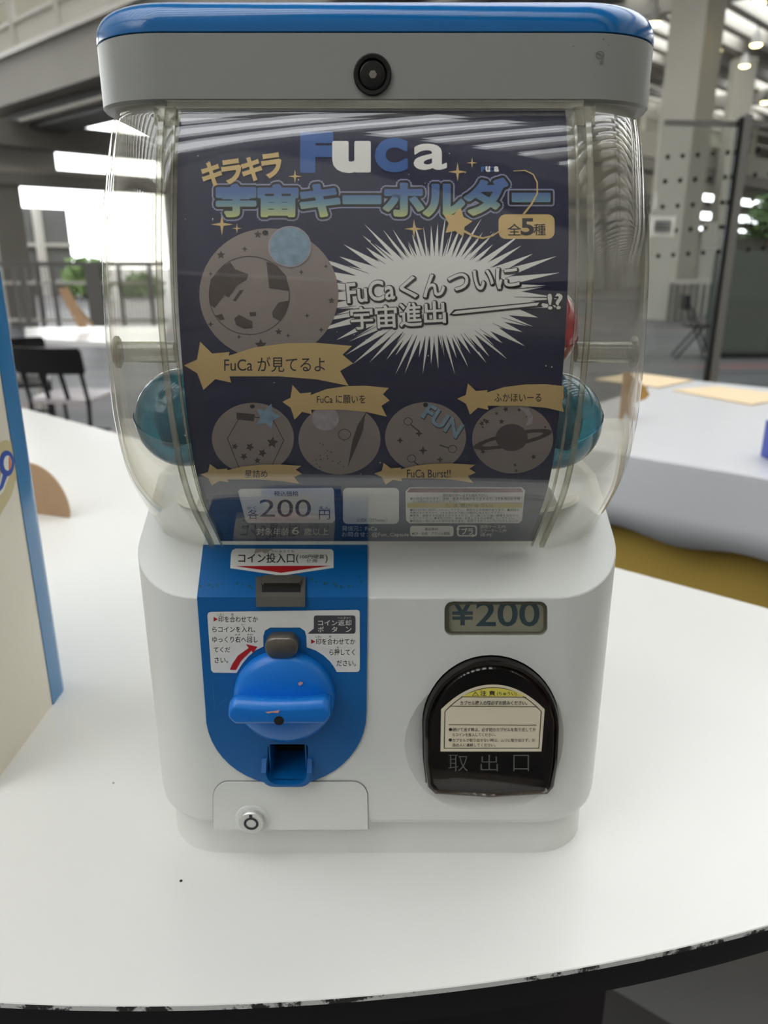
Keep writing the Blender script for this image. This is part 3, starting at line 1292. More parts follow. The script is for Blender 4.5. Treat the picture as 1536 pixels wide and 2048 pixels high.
# neighbouring cabinet on the left: cream side, blue corner
XS = -0.335
t = empty('vending_cabinet', (XS - 0.15, 0.17, 0.0), 'cream cabinet with a blue rounded corner, at the left picture edge', 'cabinet')
yb0 = 0.215
bm = nb()
add_box(bm, XS - 0.3, 0.08, 0.0, XS, yb0, 0.505)
mk('body', bm, M_cabw, t)
bm = nb()
prof = [(XS - 0.3, yb0), (XS + 0.0008, yb0)]
r = 0.032
for k in range(9):
    a = PI / 2 * k / 8
    prof.append((XS + 0.0008 - r + r * math.cos(a), 0.268 - r + r * math.sin(a)))
prof.append((XS - 0.3, 0.268))
add_loft(bm, [[(x, y, 0.0) for x, y in prof], [(x, y, 0.505) for x, y in prof]])
mk('corner_cover', bm, M_cabblue, t, 50, label='glossy blue corner cover')


def xmap(u, v, h):
    q = on_plane(u, v, (XS, 0, 0), (1, 0, 0))
    return Vector((XS + h, q.y, q.z))


pr = Print(xmap, None, 0.0002, 0.0002)
pr.poly([(-40, 985), (-6, 925), (34, 950), (22, 992), (-18, 1060)], M_ringtan, 1)
pr.poly(ellipse(11, 929, 26, 49), M_ringtan, 1)
pr.poly([(3, 940), (18, 950), (6, 982), (-24, 1016), (-30, 1000), (-4, 966)], M_paper, 2)
pr.poly([(6, 942), (14, 950), (4, 976), (-26, 1010), (-28, 1003), (-1, 970)], M_ringblue, 3)
pr.poly(ellipse(12, 927, 15, 26), M_ringblue, 3)
pr.poly(ellipse(13, 926, 8, 15), M_paper, 4)
pr.poly([(15, 912), (19, 918), (20, 928), (18, 938), (15, 940)], M_orange, 5)
pr.build('printed_emblem', t, 'blue ring emblem with pale tan border')

# ================================================================== THE CAPSULE MACHINE
MAC = empty('capsule_toy_machine', (0, 0.14, 0.0), 'white and blue coin capsule toy machine with clear dome on the counter', 'vending machine')
SL = 0.5                                             # slope of the shelf above the front
Z_F = 0.22
HX = 0.171
# plinth
bm = nb()
r0 = rrect(-0.164, 0.010, 0.164, 0.31, 0.042)
add_loft(bm, [[(x, y, 0.0) for x, y in r0], [(x, y, 0.045) for x, y in r0]])
mk('plinth', bm, M_white, MAC)


def body_ring(ins, z):
    return [(x, y, z) for x, y in rrect(-HX + ins, ins, HX - ins, 0.33 - ins, 0.05 - ins * 0.5, 10)]


bm = nb()
add_loft(bm, [body_ring(0.006, 0.0335), body_ring(0.003, 0.0345), body_ring(0.0009, 0.0385), body_ring(0.0, 0.045), body_ring(0.0, 0.275)])
res = bmesh.ops.bisect_plane(bm, geom=bm.verts[:] + bm.edges[:] + bm.faces[:], plane_co=(0, 0, Z_F), plane_no=(0, -SL, 1), clear_outer=True)
ce = [e for e in res['geom_cut'] if isinstance(e, bmesh.types.BMEdge)]
bmesh.ops.holes_fill(bm, edges=[e for e in bm.edges if len(e.link_faces) == 1])
bmesh.ops.remove_doubles(bm, verts=bm.verts[:], dist=1e-6)
dn_ = Vector((0, -SL, 1)).normalized()
bm.normal_update()
be = []
for e in bm.edges:
    if len(e.link_faces) == 2:
        a_, b_ = [abs(f.normal.dot(dn_)) > 0.98 for f in e.link_faces]
        if a_ != b_:
            be.append(e)
bmesh.ops.bevel(bm, geom=be, offset=0.0022, segments=4, profile=0.5, affect='EDGES', clamp_overlap=True)
body = mk('body_shell', bm, M_white, MAC, 28)


def F0(px, py):
    return PY(px, py, 0.0)


arch = []
AC = 982
for k in range(25):
    a = PI + PI * k / 24
    arch.append((AC + 137 * math.cos(a), 1447 + 137 * math.sin(a)))
arch += [(1116, 1520), (1108, 1568), (1096, 1582), (980, 1589), (866, 1582), (852, 1568), (846, 1520)]
pw = rrect(889, 1203, 1095, 1272, 16, 5)
chute_hole = rrect(536, 1486, 616, 1552, 6, 3)
q = F0(976, 1480)
ORGM = Vector((0, 0.14, 0))


def shift(bm):
    return bm


sc = nb()
rad = 160 / FPX * 0.577
cz = F0(976, 1488).z
RS = 0.16
off = math.sqrt(RS * RS - rad * rad)
bmesh.ops.create_uvsphere(sc, u_segments=64, v_segments=48, radius=RS)
bmesh.ops.translate(sc, verts=sc.verts[:], vec=(q.x, -off, cz))
boolean_cut(body, [shift(sc), shift(prism_y(arch, F0, -0.02, 0.03)), shift(prism_y(pw, F0, -0.02, 0.007)), shift(prism_y(chute_hole, F0, -0.02, 0.028))])


def bmap(u, v, h):
    """front face and sloping shelf as one folded surface"""
    n1 = Vector((0, -1, 0))
    n2 = Vector((0, -SL, 1)).normalized()
    if v > 1195.01:
        return PY(u, v, 0.0) + n1 * h
    q = on_plane(u, v, (0, 0, Z_F), n2)
    if v > 1194.9:
        n = (n1 + n2).normalized()
        return q + n * (h / n.dot(n1))
    return q + n2 * h


FOLD = (1195.0,)
# blue coin panel
pts = [(407, 1092), (735, 1092), (735, 1195), (733, 1420)]
for k in range(1, 24):
    a = PI * k / 24
    pts.append((572.5 + 160.5 * math.cos(a), 1425 + 143 * math.sin(a)))
pts += [(412, 1420), (395, 1195)]
panel = mk('coin_panel', slab(bmap, pts, -0.0004, 0.0014, FOLD), M_bluep, MAC, 20)
boolean_cut(panel, [shift(prism_y(chute_hole, F0, -0.02, 0.028))])
hp = 0.0014


def c5(x, y):
    return (260 + x * 0.33854, 1060 + y * 0.33854)


def b5(x0, y0, x1, y1):
    return c5(x0, y0) + c5(x1, y1)


pr = Print(bmap, None, 0.00012, hp)
for x, y, r in ((415, 340, 9), (470, 333, 9), (490, 347, 5), (518, 333, 8), (545, 328, 5), (635, 325, 8), (665, 332, 5), (707, 340, 8), (722, 352, 6),
                (1072, 298, 10), (1102, 315, 7), (1150, 325, 9), (1165, 322, 7), (1210, 325, 10), (1220, 340, 8), (1248, 343, 9), (1292, 341, 7), (1320, 345, 5), (1358, 285, 6), (1365, 315, 7), (1350, 345, 5)):
    q = c5(x, y)
    pr.poly(ellipse(q[0], q[1], r * 0.34, r * 0.34, 9), M_green, 1)
pr.poly(stroke([c5(493, 910), c5(502, 1055), c5(570, 985)], 1.2), mat('scratch_pale_blue', (40, 120, 190), 0.4), 1)
fl_ = pr.build('worn_spots', panel, 'dark green flecks along the fold')  # worn green spots and a scratch, kept in one mesh
fl_['kind'] = 'stuff'

pr = Print(bmap, None, 0.00012, hp)
pr.poly([c5(*p) for p in ((598, 150), (606, 128), (625, 118), (1190, 122), (1203, 135), (1203, 232), (895, 278), (594, 234))], M_paper, 1)
pr.poly([c5(*p) for p in ((620, 222), (1185, 220), (895, 262))], M_red, 2)
pr.text('コイン投入口', b5(642, 147, 972, 203), M_ink, 2, 0.012)
pr.text('とうにゅうぐち', b5(812, 128, 970, 142), M_ink, 2)
pr.text('(', b5(982, 152, 998, 206), M_ink, 2)
pr.text(')', b5(1153, 152, 1168, 206), M_ink, 2)
pr.text('100円硬貨', b5(1006, 154, 1148, 179), M_ink, 2, 0.008)
pr.text('使用', b5(1045, 181, 1106, 202), M_ink, 2, 0.008)
pr.poly([c5(*p) for p in ((742, 120), (850, 120), (800, 150), (780, 138), (735, 150))], mat('glue_smear', (168, 160, 148), 0.7), 3)
pr.build('coin_label', panel, 'white coin slot label with a red arrow')

pr = Print(bmap, None, 0.00012, hp)
poly = [(495, 836), (482, 822), (460, 500), (464, 484), (478, 478), (1340, 466), (1354, 470), (1358, 484), (1358, 816), (1352, 828), (1340, 832), (1222, 832)]
poly += [(1205, 800), (1180, 768), (1145, 735), (1100, 706), (1045, 686), (1043, 622), (1034, 590), (1005, 570), (830, 570), (800, 588), (790, 620), (790, 682), (742, 705), (700, 742), (665, 784), (632, 838)]
pr.poly([c5(*p) for p in poly], M_paper, 1)
L1 = 2
for s, bx in (('印を合わせてか', (526, 503, 757, 538)), ('らコインを入れ、', (490, 563, 742, 598)), ('ゆっくり右へ回し', (490, 622, 757, 658)), ('てくだ', (497, 685, 595, 716)), ('さい。', (503, 745, 582, 778)),
              ('印を合わせてか', (1100, 635, 1332, 670)), ('ら押してく', (1180, 697, 1328, 733)), ('ださい。', (1222, 762, 1335, 797))):
    pr.text(s, b5(*bx), M_ink, 2, 0.006)
for s, bx in (('しるし', (518, 487, 562, 499)), ('あ', (600, 485, 614, 499)), ('い', (662, 546, 678, 557)), ('みぎ', (622, 606, 655, 616)), ('まわ', (695, 606, 728, 616)), ('しるし', (1098, 619, 1135, 630)), ('あ', (1177, 617, 1191, 629)), ('お', (1222, 682, 1236, 693))):
    pr.text(s, b5(*bx), M_ink, 2)
for x, y in ((497, 520), (1071, 652)):
    pr.poly([c5(x, y - 14), c5(x + 25, y), c5(x, y + 14)], M_red, 2)
pr.poly([c5(*p) for p in ((592, 818), (628, 820), (660, 765), (720, 705), (728, 720), (755, 683), (688, 667), (703, 690), (640, 735), (608, 782))], M_red, 2)
pr.poly([c5(*p) for p in [(1087, 512), (1092, 500), (1104, 498), (1320, 498), (1330, 502), (1333, 514), (1333, 592), (1330, 602), (1320, 606), (1050, 606), (1087, 575)]], M_inkshade, 2)
pr.text('コイン返却', b5(1112, 524, 1308, 558), M_paper, 3, 0.004)
pr.text('へんきゃく', b5(1228, 506, 1306, 518), M_paper, 3)
for s, x in (('ボ', 1112), ('タ', 1192), ('ン', 1275)):
    pr.text(s, b5(x, 564, x + 34, 596), M_paper, 3, 0.004)
pr.build('instruction_sticker', panel, 'white coin instructions sticker with red arrow')

# coin slot
bm = slab(bmap, [(513, 1160), (612, 1160), (611, 1209), (514, 1209)], hp, hp + 0.0022, FOLD)
slot = mk('coin_slot', bm, M_metal, MAC, 20, label='steel coin slot plate')
mk('slot_opening', slab(bmap, [(525, 1166), (603, 1166), (602, 1191), (525, 1191)], hp + 0.002, hp + 0.0024), M_dark, slot, 20)
bm = slab(bmap, rrect(526, 1164, 603, 1180, 5, 3), hp + 0.002, hp + 0.006)
mk('coin_flap', bm, M_btn, slot, 20)
# return button
bm = nb()
ol = [F0(*p) for p in rrect(533, 1262, 599, 1304, 20, 7)]
cc = sum(ol, Vector()) / len(ol)
rings = []
for y, s in ((0.0, 1.0), (-0.007, 1.0), (-0.009, 0.96), (-0.0098, 0.86)):
    rings.append([(cc.x + (p.x - cc.x) * s, y, cc.z + (p.z - cc.z) * s) for p in ol])
add_loft(bm, rings)
mk('return_button', bm, M_btn, MAC, 40, label='grey metal coin return button')

# turning knob
kc = F0(570, 1388)
KR = 0.0352
knob = None
bm = nb()
add_lathe(bm, (kc.x, 0, kc.z), (0, -1, 0), [(0.001, KR), (0.005, KR * 0.995), (0.008, KR * 0.96), (0.0105, KR * 0.86), (0.0125, KR * 0.66), (0.0138, KR * 0.4), (0.0142, KR * 0.1)], 64)
knob = mk('turning_knob', bm, M_bluek, MAC, 40)
bm = nb()
hz = PY(570, 1426, -0.03).z
rings = []
N = 18
for i in range(N + 1):
    s = -1 + 2 * i / N
    w = abs(s)
    endf = 1.0 if w < 0.86 else math.sqrt(max(0.0, 1 - ((w - 0.86) / 0.14) ** 2)) * 0.5 + 0.5
    x = kc.x + s * 0.0335
    hh = (0.0078 + 0.0012 * s * s) * endf
    yf = -0.031 - 0.0015 * (1 - s * s)
    top = 0.0085 + 0.004 * s * s
    cyc = [(yf + 0.002 + 0.003 * (1 - endf), -hh), (yf, -hh + 0.002), (yf, hh - 0.004), (yf + 0.0025, hh - 0.0008), (yf + 0.006, hh + 0.0008), (-0.017, (0.0045 + 0.0025 * s * s) * endf), (-0.006, -0.001), (-0.006, -hh - 0.004)]
    rings.append([(x, y, hz + z) for y, z in cyc])
add_loft(bm, rings)
hd = mk('grip', bm, M_bluek, knob, 50)
b2 = hd.modifiers.new('soften', 'BEVEL')
b2.width = 0.0012
b2.segments = 3
b2.limit_method = 'ANGLE'
q = PY(558, 1441, -0.0325)
bm = nb()
add_lathe(bm, (q.x, -0.0322, q.z), (0, -1, 0), [(-0.004, 0.0033), (0.0008, 0.0033)], 20)
mk('pin_hole', bm, M_dark, hd)


def gripmap(u, v, h):
    return PY(u, v, -0.0333 - h)


pr = Print(gripmap, None, 0.0001, 0.0)
pr.poly([(530, 1424), (548, 1422), (560, 1420), (556, 1426), (545, 1425), (535, 1427)], M_chip, 1)
pr.build('chipped_paint', hd, 'pale chipped paint')

pr = Print(lambda u, v, h: PY(u, v, -0.0142 - h), None, 0.0001, 0.0)
pr.poly([(596, 1366), (601, 1363), (607, 1365), (604, 1369), (600, 1372), (597, 1370)], M_chip, 1)
pr.build('paint_nick', knob, 'small pink paint nick')
# coin return chute
bm = nb()
xl, xr = F0(527, 1548).x, F0(626, 1548).x
zb0, zt0 = F0(575, 1567).z + 0.004, F0(575, 1487).z
xi, xo = 0.0034, 0.0
yf = -0.009


def U(y, zt, ins):
    o_ = []
    i_ = []
    r = 0.009
    x0, x1, z0 = xl + ins, xr - ins, zb0 + ins * 0.6
    pts_ = [(x0, zt)]
    for k in range(7):
        a = PI + PI / 2 * k / 6
        pts_.append((x0 + r + r * math.cos(a), z0 + r + r * math.sin(a)))
    for k in range(7):
        a = -PI / 2 + PI / 2 * k / 6
        pts_.append((x1 - r + r * math.cos(a), z0 + r + r * math.sin(a)))
    pts_.append((x1, zt))
    return [(x, y, z) for x, z in pts_]


t_ = 0.0034
lo = U(0.02, zb0 + 0.02, 0)
for (ya, zta), (yb, ztb) in (((0.012, zb0 + 0.02), (-0.002, zb0 + 0.019)), ((-0.002, zb0 + 0.019), (yf, zb0 + 0.012))):
    oa, ob = U(ya, zta, 0), U(yb, ztb, 0)
    ia, ib = U(ya, zta, t_), U(yb, ztb, t_)
    add_loft(bm, [oa, ob], False, False, close=False)
    add_loft(bm, [ia, ib], False, False, close=False)
    for o_, i_ in ((oa, ia), (ob, ib)):
        add_loft(bm, [o_, i_], False, False, close=False)
    for e in (0, -1):
        vs = [bm.verts.new(v) for v in (oa[e], ob[e], ib[e], ia[e])]
        bm.faces.new(vs)
bmesh.ops.remove_doubles(bm, verts=bm.verts[:], dist=1e-6)
chute = mk('coin_return_tray', bm, M_bluep, MAC, 30)
bm = nb()
c0_, c1_ = F0(537, 1487), F0(615, 1552)
add_box(bm, c0_.x, 0.026, c1_.z, c1_.x, 0.0275, c0_.z)
add_box(bm, c0_.x, 0.0005, c0_.z - 0.001, c1_.x, 0.026, c0_.z)
mk('tray_back', bm, M_dark, chute)
bm = nb()
add_loft(bm, [[(c0_.x, -0.004, c1_.z + 0.0005), (c1_.x, -0.004, c1_.z + 0.0005), (c1_.x, 0.0262, c1_.z + 0.0005), (c0_.x, 0.0262, c1_.z + 0.0005)], [(c0_.x, -0.004, c1_.z + 0.0015), (c1_.x, -0.004, c1_.z + 0.0015), (c1_.x, 0.0262, c1_.z + 0.003), (c0_.x, 0.0262, c1_.z + 0.003)]])
mk('tray_floor', bm, M_bluep, chute)
for xk in (c0_.x, c1_.x - 0.001):
    bm = nb()
    add_box(bm, xk, -0.0012, c1_.z, xk + 0.001, 0.026, c0_.z)
    mk('tray_cheek', bm, M_bluep, chute)

# service door with lock
dpts = rrect(427, 1562, 735, 1720, 30, 8)
dpts = [(min(x, 735), min(y, 1657)) for x, y in dpts]
pts = []
for x, y in ((427, 1657), (427, 1594)):
    pts.append((x, y))
for k in range(9):
    a = PI + PI / 2 * k / 8
    pts.append((457 + 30 * math.cos(a), 1592 + 30 * math.sin(a)))
for k in range(9):
    a = -PI / 2 + PI / 2 * k / 8
    pts.append((705 + 30 * math.cos(a), 1592 + 30 * math.sin(a)))
pts += [(736, 1657)]
gap = mk('door_gap_shade', slab(bmap, [(581.5 + (x - 581.5) * 1.006, 1611 + (y - 1611) * 1.012 if y < 1650 else y) for x, y in pts], 0.0, 0.0004), M_inkshade, MAC, 20)  # dark sheet under the door leaf, coloured as the shade in its gap
door = mk('door_leaf', slab(bmap, pts, 0.0, 0.0012), M_white, gap, 20)
lc = F0(505, 1636)
bm = nb()
add_lathe(bm, (lc.x, 0, lc.z), (0, -1, 0), [(0, 0.0125), (0.0018, 0.0125), (0.0022, 0.0118)], 40)
mk('lock_seat', bm, M_white, gap)
bm = nb()
add_lathe(bm, (lc.x, 0, lc.z), (0, -1, 0), [(0, 0.0094), (0.0052, 0.0094), (0.006, 0.0088)], 40)
lock = mk('door_lock', bm, mat('satin_nickel', (206, 206, 202), 0.3, metal=0.6), gap, label='round nickel tubular lock')
bm = nb()
add_lathe(bm, (lc.x, -0.006, lc.z), (0, -1, 0), [(0.0001, 0.0036), (0.0003, 0.0036), (0.0003, 0.0054), (0.0001, 0.0054)], 40, cap0=False, cap1=False)
add_box(bm, lc.x - 0.0011, -0.0064, lc.z + 0.0045, lc.x + 0.0011, -0.006, lc.z + 0.0078)
mk('key_ring_slot', bm, M_black, lock) if False else None
bm2 = bm
mk('keyway', bm2, M_black, gap)

# price window
z0_, z1_ = F0(990, 1272).z, F0(990, 1203).z
x0_, x1_ = F0(889, 1240).x, F0(1095, 1240).x
bm = nb()
add_box(bm, x0_ + 0.0004, 0.0055, z0_ + 0.0004, x1_ - 0.0004, 0.0065, z1_ - 0.0004)
pc = mk('price_card', bm, mat('price_card_grey', (206, 205, 190), 0.6), MAC, 0)
pr = Print(lambda u, v, h: PY(u, v, 0.0055 - h), None, 0.00015, 0.0)
for s, bx, bo in (('¥', (903, 1199, 947, 1250), 0.012), ('200', (953, 1203, 1078, 1252), 0.014)):
    pr.text(s, bx, M_teal, 1, bo)
pr.build('price_lettering', pc, 'teal price figures')
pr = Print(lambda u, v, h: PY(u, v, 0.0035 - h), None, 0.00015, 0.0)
pr.ring(rrect(890, 1204, 1094, 1273, 15, 6), rrect(898, 1209, 1087, 1263, 11, 6), mat('brownish_window_rim', (112, 108, 94), 0.4), 1)  # flat brownish ring just inside the window recess
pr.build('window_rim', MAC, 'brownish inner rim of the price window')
bm = slab(bmap, rrect(890, 1204, 1094, 1271, 15, 5), -0.0022, -0.0006)
mk('price_pane', bm, M_pane, MAC, 20)

# outlet: smoked flap over a dark hollow
bm = nb()
xs = [F0(*p) for p in arch]
cc = Vector((F0(982, 1470).x, 0, F0(982, 1470).z))
add_loft(bm, [[(cc.x + (p.x - cc.x) * 0.995, 0.001, cc.z + (p.z - cc.z) * 0.995) for p in xs],
              [(cc.x + (p.x - cc.x) * 0.99, 0.028, cc.z + (p.z - cc.z) * 0.99) for p in xs]], False, True)
mk('outlet_hollow', bm, mat('outlet_dark_brown', (52, 43, 38), 0.5), MAC)
bm = nb()
rings = []
for y, s in ((0.004, 0.985), (-0.003, 0.985), (-0.0052, 0.965), (-0.006, 0.93), (-0.0045, 0.905), (-0.006, 0.885), (-0.0066, 0.6), (-0.0068, 0.2)):
    rings.append([(cc.x + (p.x - cc.x) * s, y, cc.z + (p.z - cc.z) * s) for p in xs])
add_loft(bm, rings)
flap = mk('outlet_flap', bm, M_smoke, MAC, 40, label='smoked brown capsule outlet flap')


def fmap(u, v, h):
    return PY(u, v, -0.0070 - h)


def c4(x, y):
    return (870 + x * 0.15625, 1360 + y * 0.15625)


def b4(x0, y0, x1, y1):
    return c4(x0, y0) + c4(x1, y1)


pr = Print(fmap, None, 0.00012, 0.0)


def archpoly(x0, x1, xb0, xb1, yt, ys, yb, n=18):
    out = []
    for k in range(n + 1):
        s = -1 + 2 * k / n
        x = (x0 + x1) / 2 + s * (x1 - x0) / 2
        out.append((x, yt + (ys - yt) * (abs(s) ** 2.1)))
    return out + [(xb1, yb), (xb0, yb)]


pr.poly([c4(*p) for p in archpoly(78, 1404, 70, 1362, 58, 375, 915)], M_cream, 1)
pr.poly([c4(*p) for p in archpoly(122, 1366, 112, 1334, 92, 400, 878)], M_ink, 2)
pr.poly([c4(*p) for p in archpoly(134, 1354, 124, 1324, 102, 403, 868)], M_cream, 3)
yp = [c4(*p) for p in [(345, 212)] + [(750 + s * 405, 102 + 108 * abs(s) ** 2) for s in [-1 + k / 8 for k in range(17)]] + [(1155, 212)]]
pr.poly(yp, M_yellow, 4)
pr.poly([c4(*p) for p in ((335, 211), (1170, 217), (1170, 225), (335, 219))], M_ink, 5)
pr.poly([c4(*p) for p in ((190, 330), (1308, 338), (1312, 346), (186, 338))], M_ink, 5)
pr.poly([c4(*p) for p in ((172, 570), (1300, 575), (1300, 582), (172, 577))], M_ink, 5)
pr.poly([c4(*p) for p in ((515, 148), (565, 202), (475, 202))], M_ink, 5)
pr.poly([c4(*p) for p in ((515, 158), (553, 198), (487, 198))], M_yellow, 6)
pr.text('!', b4(511, 166, 519, 194), M_ink, 7)
pr.text('注', b4(580, 138, 656, 202), M_ink, 5, 0.02)
pr.text('意', b4(694, 138, 768, 202), M_ink, 5, 0.02)
pr.text('(ちゅうい)', b4(795, 152, 1042, 206), M_ink, 5, 0.008)
pr.text('カプセル購入の際必ずお読みください。', b4(322, 266, 1180, 322), M_ink, 5, 0.012)
for x, y in ((198, 634), (195, 768)):
    q = c4(x, y)
    pr.poly(ellipse(q[0], q[1], 3.4, 3.2, 14), M_ink, 5)
for s, bx in (('続けて出す時は、必ず前のカプセルを取り出してか', (228, 612, 1290, 660)), ('らコインを投入してください。', (225, 680, 775, 722)), ('カプセルが取り出せない時は、ムリに取り出さず、お', (225, 750, 1280, 792)), ('店の人に連絡してください。', (222, 812, 775, 855))):
    pr.text(s, b4(*bx), M_ink, 5, 0.006)
pr.build('caution_sticker', flap, 'cream arched caution sticker')
pr = Print(fmap, None, 0.00012, 0.0)
ME = mat('engraved_grey', (92, 94, 92), 0.4)
for s, x0, x1 in (('取', 168, 425), ('出', 580, 808), ('口', 1000, 1205)):
    pr.text(s, b4(x0, 955, x1, 1170), ME, 1, -0.012)
pr.build('embossed_lettering', flap, 'grey embossed characters')

# scuffs on the shell
pr = Print(bmap, None, 0.0001, 0.0001)
MS = mat('scuff_mark', (110, 108, 104), 0.6)
pr.poly(stroke([(951, 1588), (954, 1593)], 2.0), M_inkshade, 1)
pr.poly(stroke([(966, 1606), (972, 1618)], 0.8), MS, 1)
pr.poly(stroke([(886, 1300), (887, 1310)], 1.2), MS, 1)

# ------------------------------------------------ dome
PROF = [(0.225, 0.052), (0.245, 0.036), (0.291, -0.009), (0.318, -0.026), (0.345, -0.0345), (0.375, -0.039), (0.404, -0.040), (0.435, -0.0368), (0.466, -0.0288), (0.49, -0.0205), (0.50, -0.0160), (0.508, -0.0115), (0.5165, -0.0050)]


def yF(z):
    P_ = PROF
    if z <= P_[0][0]:
        return P_[0][1]
    for i in range(len(P_) - 1):
        if z <= P_[i + 1][0]:
            p0 = P_[max(i - 1, 0)]
            p1, p2 = P_[i], P_[i + 1]
            p3 = P_[min(i + 2, len(P_) - 1)]
            h = p2[0] - p1[0]
            m1 = (p2[1] - p0[1]) / (p2[0] - p0[0])
            m2 = (p3[1] - p1[1]) / (p3[0] - p1[0])
            t = (z - p1[0]) / h
            return ((2 * t ** 3 - 3 * t * t + 1) * p1[1] + (t ** 3 - 2 * t * t + t) * h * m1 + (-2 * t ** 3 + 3 * t * t) * p2[1] + (t ** 3 - t * t) * h * m2)
    return P_[-1][1]


def nF(z):
    e = 0.001
    d = (yF(z + e) - yF(z - e)) / (2 * e)
    return Vector((0, -1, d)).normalized()


HXP = [(0.225, 0.162), (0.25, 0.164), (0.30, 0.1655), (0.345, 0.165), (0.40, 0.162), (0.45, 0.1605), (0.4925, 0.1565), (0.5165, 0.154)]


def hx(z):
    for (a, b), (c, d) in zip(HXP[:-1], HXP[1:]):
        if z <= c:
            return b + (d - b) * max(0, (z - a)) / (c - a)
    return HXP[-1][1]


bm = nb()
rings = []
NZ = 44
for i in range(NZ + 1):
    z = 0.226 + (0.5165 - 0.226) * i / NZ
    f = yF(z)
    rings.append([(x, y, z) for x, y in rrect(-hx(z), f, hx(z), 0.29 - f * 0.8, 0.05, 12)])
add_loft(bm, rings, False, False)
dome = mk('clear_dome', bm, M_dome, MAC, 60)
sm = dome.modifiers.new('wall', 'SOLIDIFY')
sm.thickness = 0.0024
sm.offset = -1

# rails of the front panel
def rail(X0, X1, h0, h1, z0, z1, n=40):
    bm = nb()
    rings = []
    for i in range(n + 1):
        z = z0 + (z1 - z0) * i / n
        b = Vector((0, yF(z), z))
        nn_ = nF(z)
        g = 1 - 0.02 * max(0, z - 0.404) / 0.11
        x0, x1 = X0 * g, X1 * g
        rings.append([(x0, *(b + nn_ * h0)[1:]), (x1, *(b + nn_ * h0)[1:]), (x1, *(b + nn_ * h1)[1:]), (x0, *(b + nn_ * h1)[1:])])
    add_loft(bm, rings)
    return bm


for s in (-1, 1):
    for xa, xb, h in ((0.1145, 0.1175, 0.0022), (0.1085, 0.1098, 0.0012)):
        x0, x1 = sorted((s * xa, s * xb))
        mk('panel_rail', rail(x0, x1, -0.0005, h, 0.244, 0.512), M_rail, MAC, 50)
    # clip blocks on the rails
    for z in (0.508,):
        b = Vector((0, yF(z), z))
        bm = nb()
        xa, xb = sorted((s * 0.1085, s * 0.1195))
        hz_ = 0.0045 if z > 0.4 else 0.001
        add_box(bm, xa * 0.98, b.y - 0.004, z - hz_, xb * 0.98, b.y + 0.003, z + hz_)
        mk('rail_clip', bm, M_rail, MAC, 20)
    # side tube moulded through the dome wall
    zt_ = 0.383
    bm = nb()
    xa = s * 0.119
    xe = s * 0.157
    y_ = -0.006
    add_lathe(bm, (xa, y_, zt_), (s, 0, 0), [(0, 0.0062), (0.030, 0.0062), (0.0335, 0.0062)], 24)
    add_lathe(bm, (xa + s * 0.0338, y_, zt_), (s, 0, 0), [(0, 0.0095), (0.0012, 0.0095)], 28)
    mk('lock_tube', bm, M_rail, MAC, 40)

# top strip of the clear front
bm = nb()
add_box(bm, -0.112, -0.0095, 0.5125, 0.112, -0.006, 0.5165)
mk('front_lip', bm, M_rail, MAC, 20)

# hopper and wheel inside
bm = nb()
rings = []
for z, s in ((0.263, 1.0), (0.2655, 0.99), (0.262, 0.9), (0.256, 0.7), (0.25, 0.5)):
    rr_ = rrect(-0.155 * s, 0.145 - 0.095 * s, 0.155 * s, 0.145 + 0.095 * s, 0.05 * s, 8)
    rings.append([(x, y, z) for x, y in rr_])
add_loft(bm, rings, True, True)
mk('hopper_floor', bm, M_hop, MAC, 40)
bm = nb()
add_lathe(bm, (0, 0.145, 0.25), (0, 0, 1), [(0, 0.075), (0.014, 0.072), (0.03, 0.03), (0.036, 0.008)], 32)
mk('dispensing_wheel', bm, M_wheel, MAC, 40)
for s in (-1, 1):
    bm = nb()
    rings = []
    for i in range(13):
        u = i / 12
        x = s * (0.098 + 0.022 * math.cos(u * PI) * 0.6)
        z = 0.258 + 0.055 * u
        w = 0.02 * (1 - u * 0.45)
        z += 0.006
        rings.append([(x - s * w * 0.4, 0.05 + 0.01 * u, z), (x + s * w, 0.06 + 0.006 * u, z), (x + s * w * 0.6, 0.085, z), (x - s * w * 0.6, 0.08, z)])
    add_loft(bm, rings)
    o = mk('guide_fin', bm, M_hop, MAC, 60)

# lid
bm = nb()


def lid_ring(ins, z, g=0.0):
    return [(x, y, z) for x, y in rrect(-0.16 + ins, -0.004 + ins, 0.16 - ins, 0.30 - ins, 0.045 - ins * 0.6, 12)]


add_loft(bm, [lid_ring(0.006, 0.5162), lid_ring(0.0012, 0.5164), lid_ring(0.0, 0.518), lid_ring(0.0, 0.5488), lid_ring(0.0008, 0.5495)])
lidb = mk('lid_band', bm, M_lidwhite, MAC, 30, label='pale grey lid band')
bm = nb()
rings = [lid_ring(0.002, 0.5494), lid_ring(0.0, 0.5500)]
for k in range(0, 9):
    a = PI / 2 * k / 8
    rings.append(lid_ring(0.014 * (1 - math.cos(a)), 0.553 + 0.0135 * math.sin(a)))
rings.append(lid_ring(0.05, 0.5685))
add_loft(bm, rings)
mk('lid_top', bm, M_blue, MAC, 40, label='glossy blue lid top')
lk = PY(745, 150, -0.004)
bm = nb()
add_lathe(bm, (lk.x, -0.004, lk.z), (0, -1, 0), [(-0.002, 0.0102), (0.0012, 0.0102), (0.002, 0.0095), (0.0018, 0.0078), (0.0004, 0.0074)], 40, cap1=False)
add_lathe(bm, (lk.x, -0.004, lk.z), (0, -1, 0), [(0.0003, 0.0076), (0.0008, 0.0072), (0.0012, 0.006)], 40)
ll = mk('lid_lock', bm, M_black, MAC, 40, label='round black lid lock')
bm = nb()
add_lathe(bm, (lk.x + 0.0002, -0.0052, lk.z), (0, -1, 0), [(0, 0.0021), (0.0005, 0.0021)], 6)
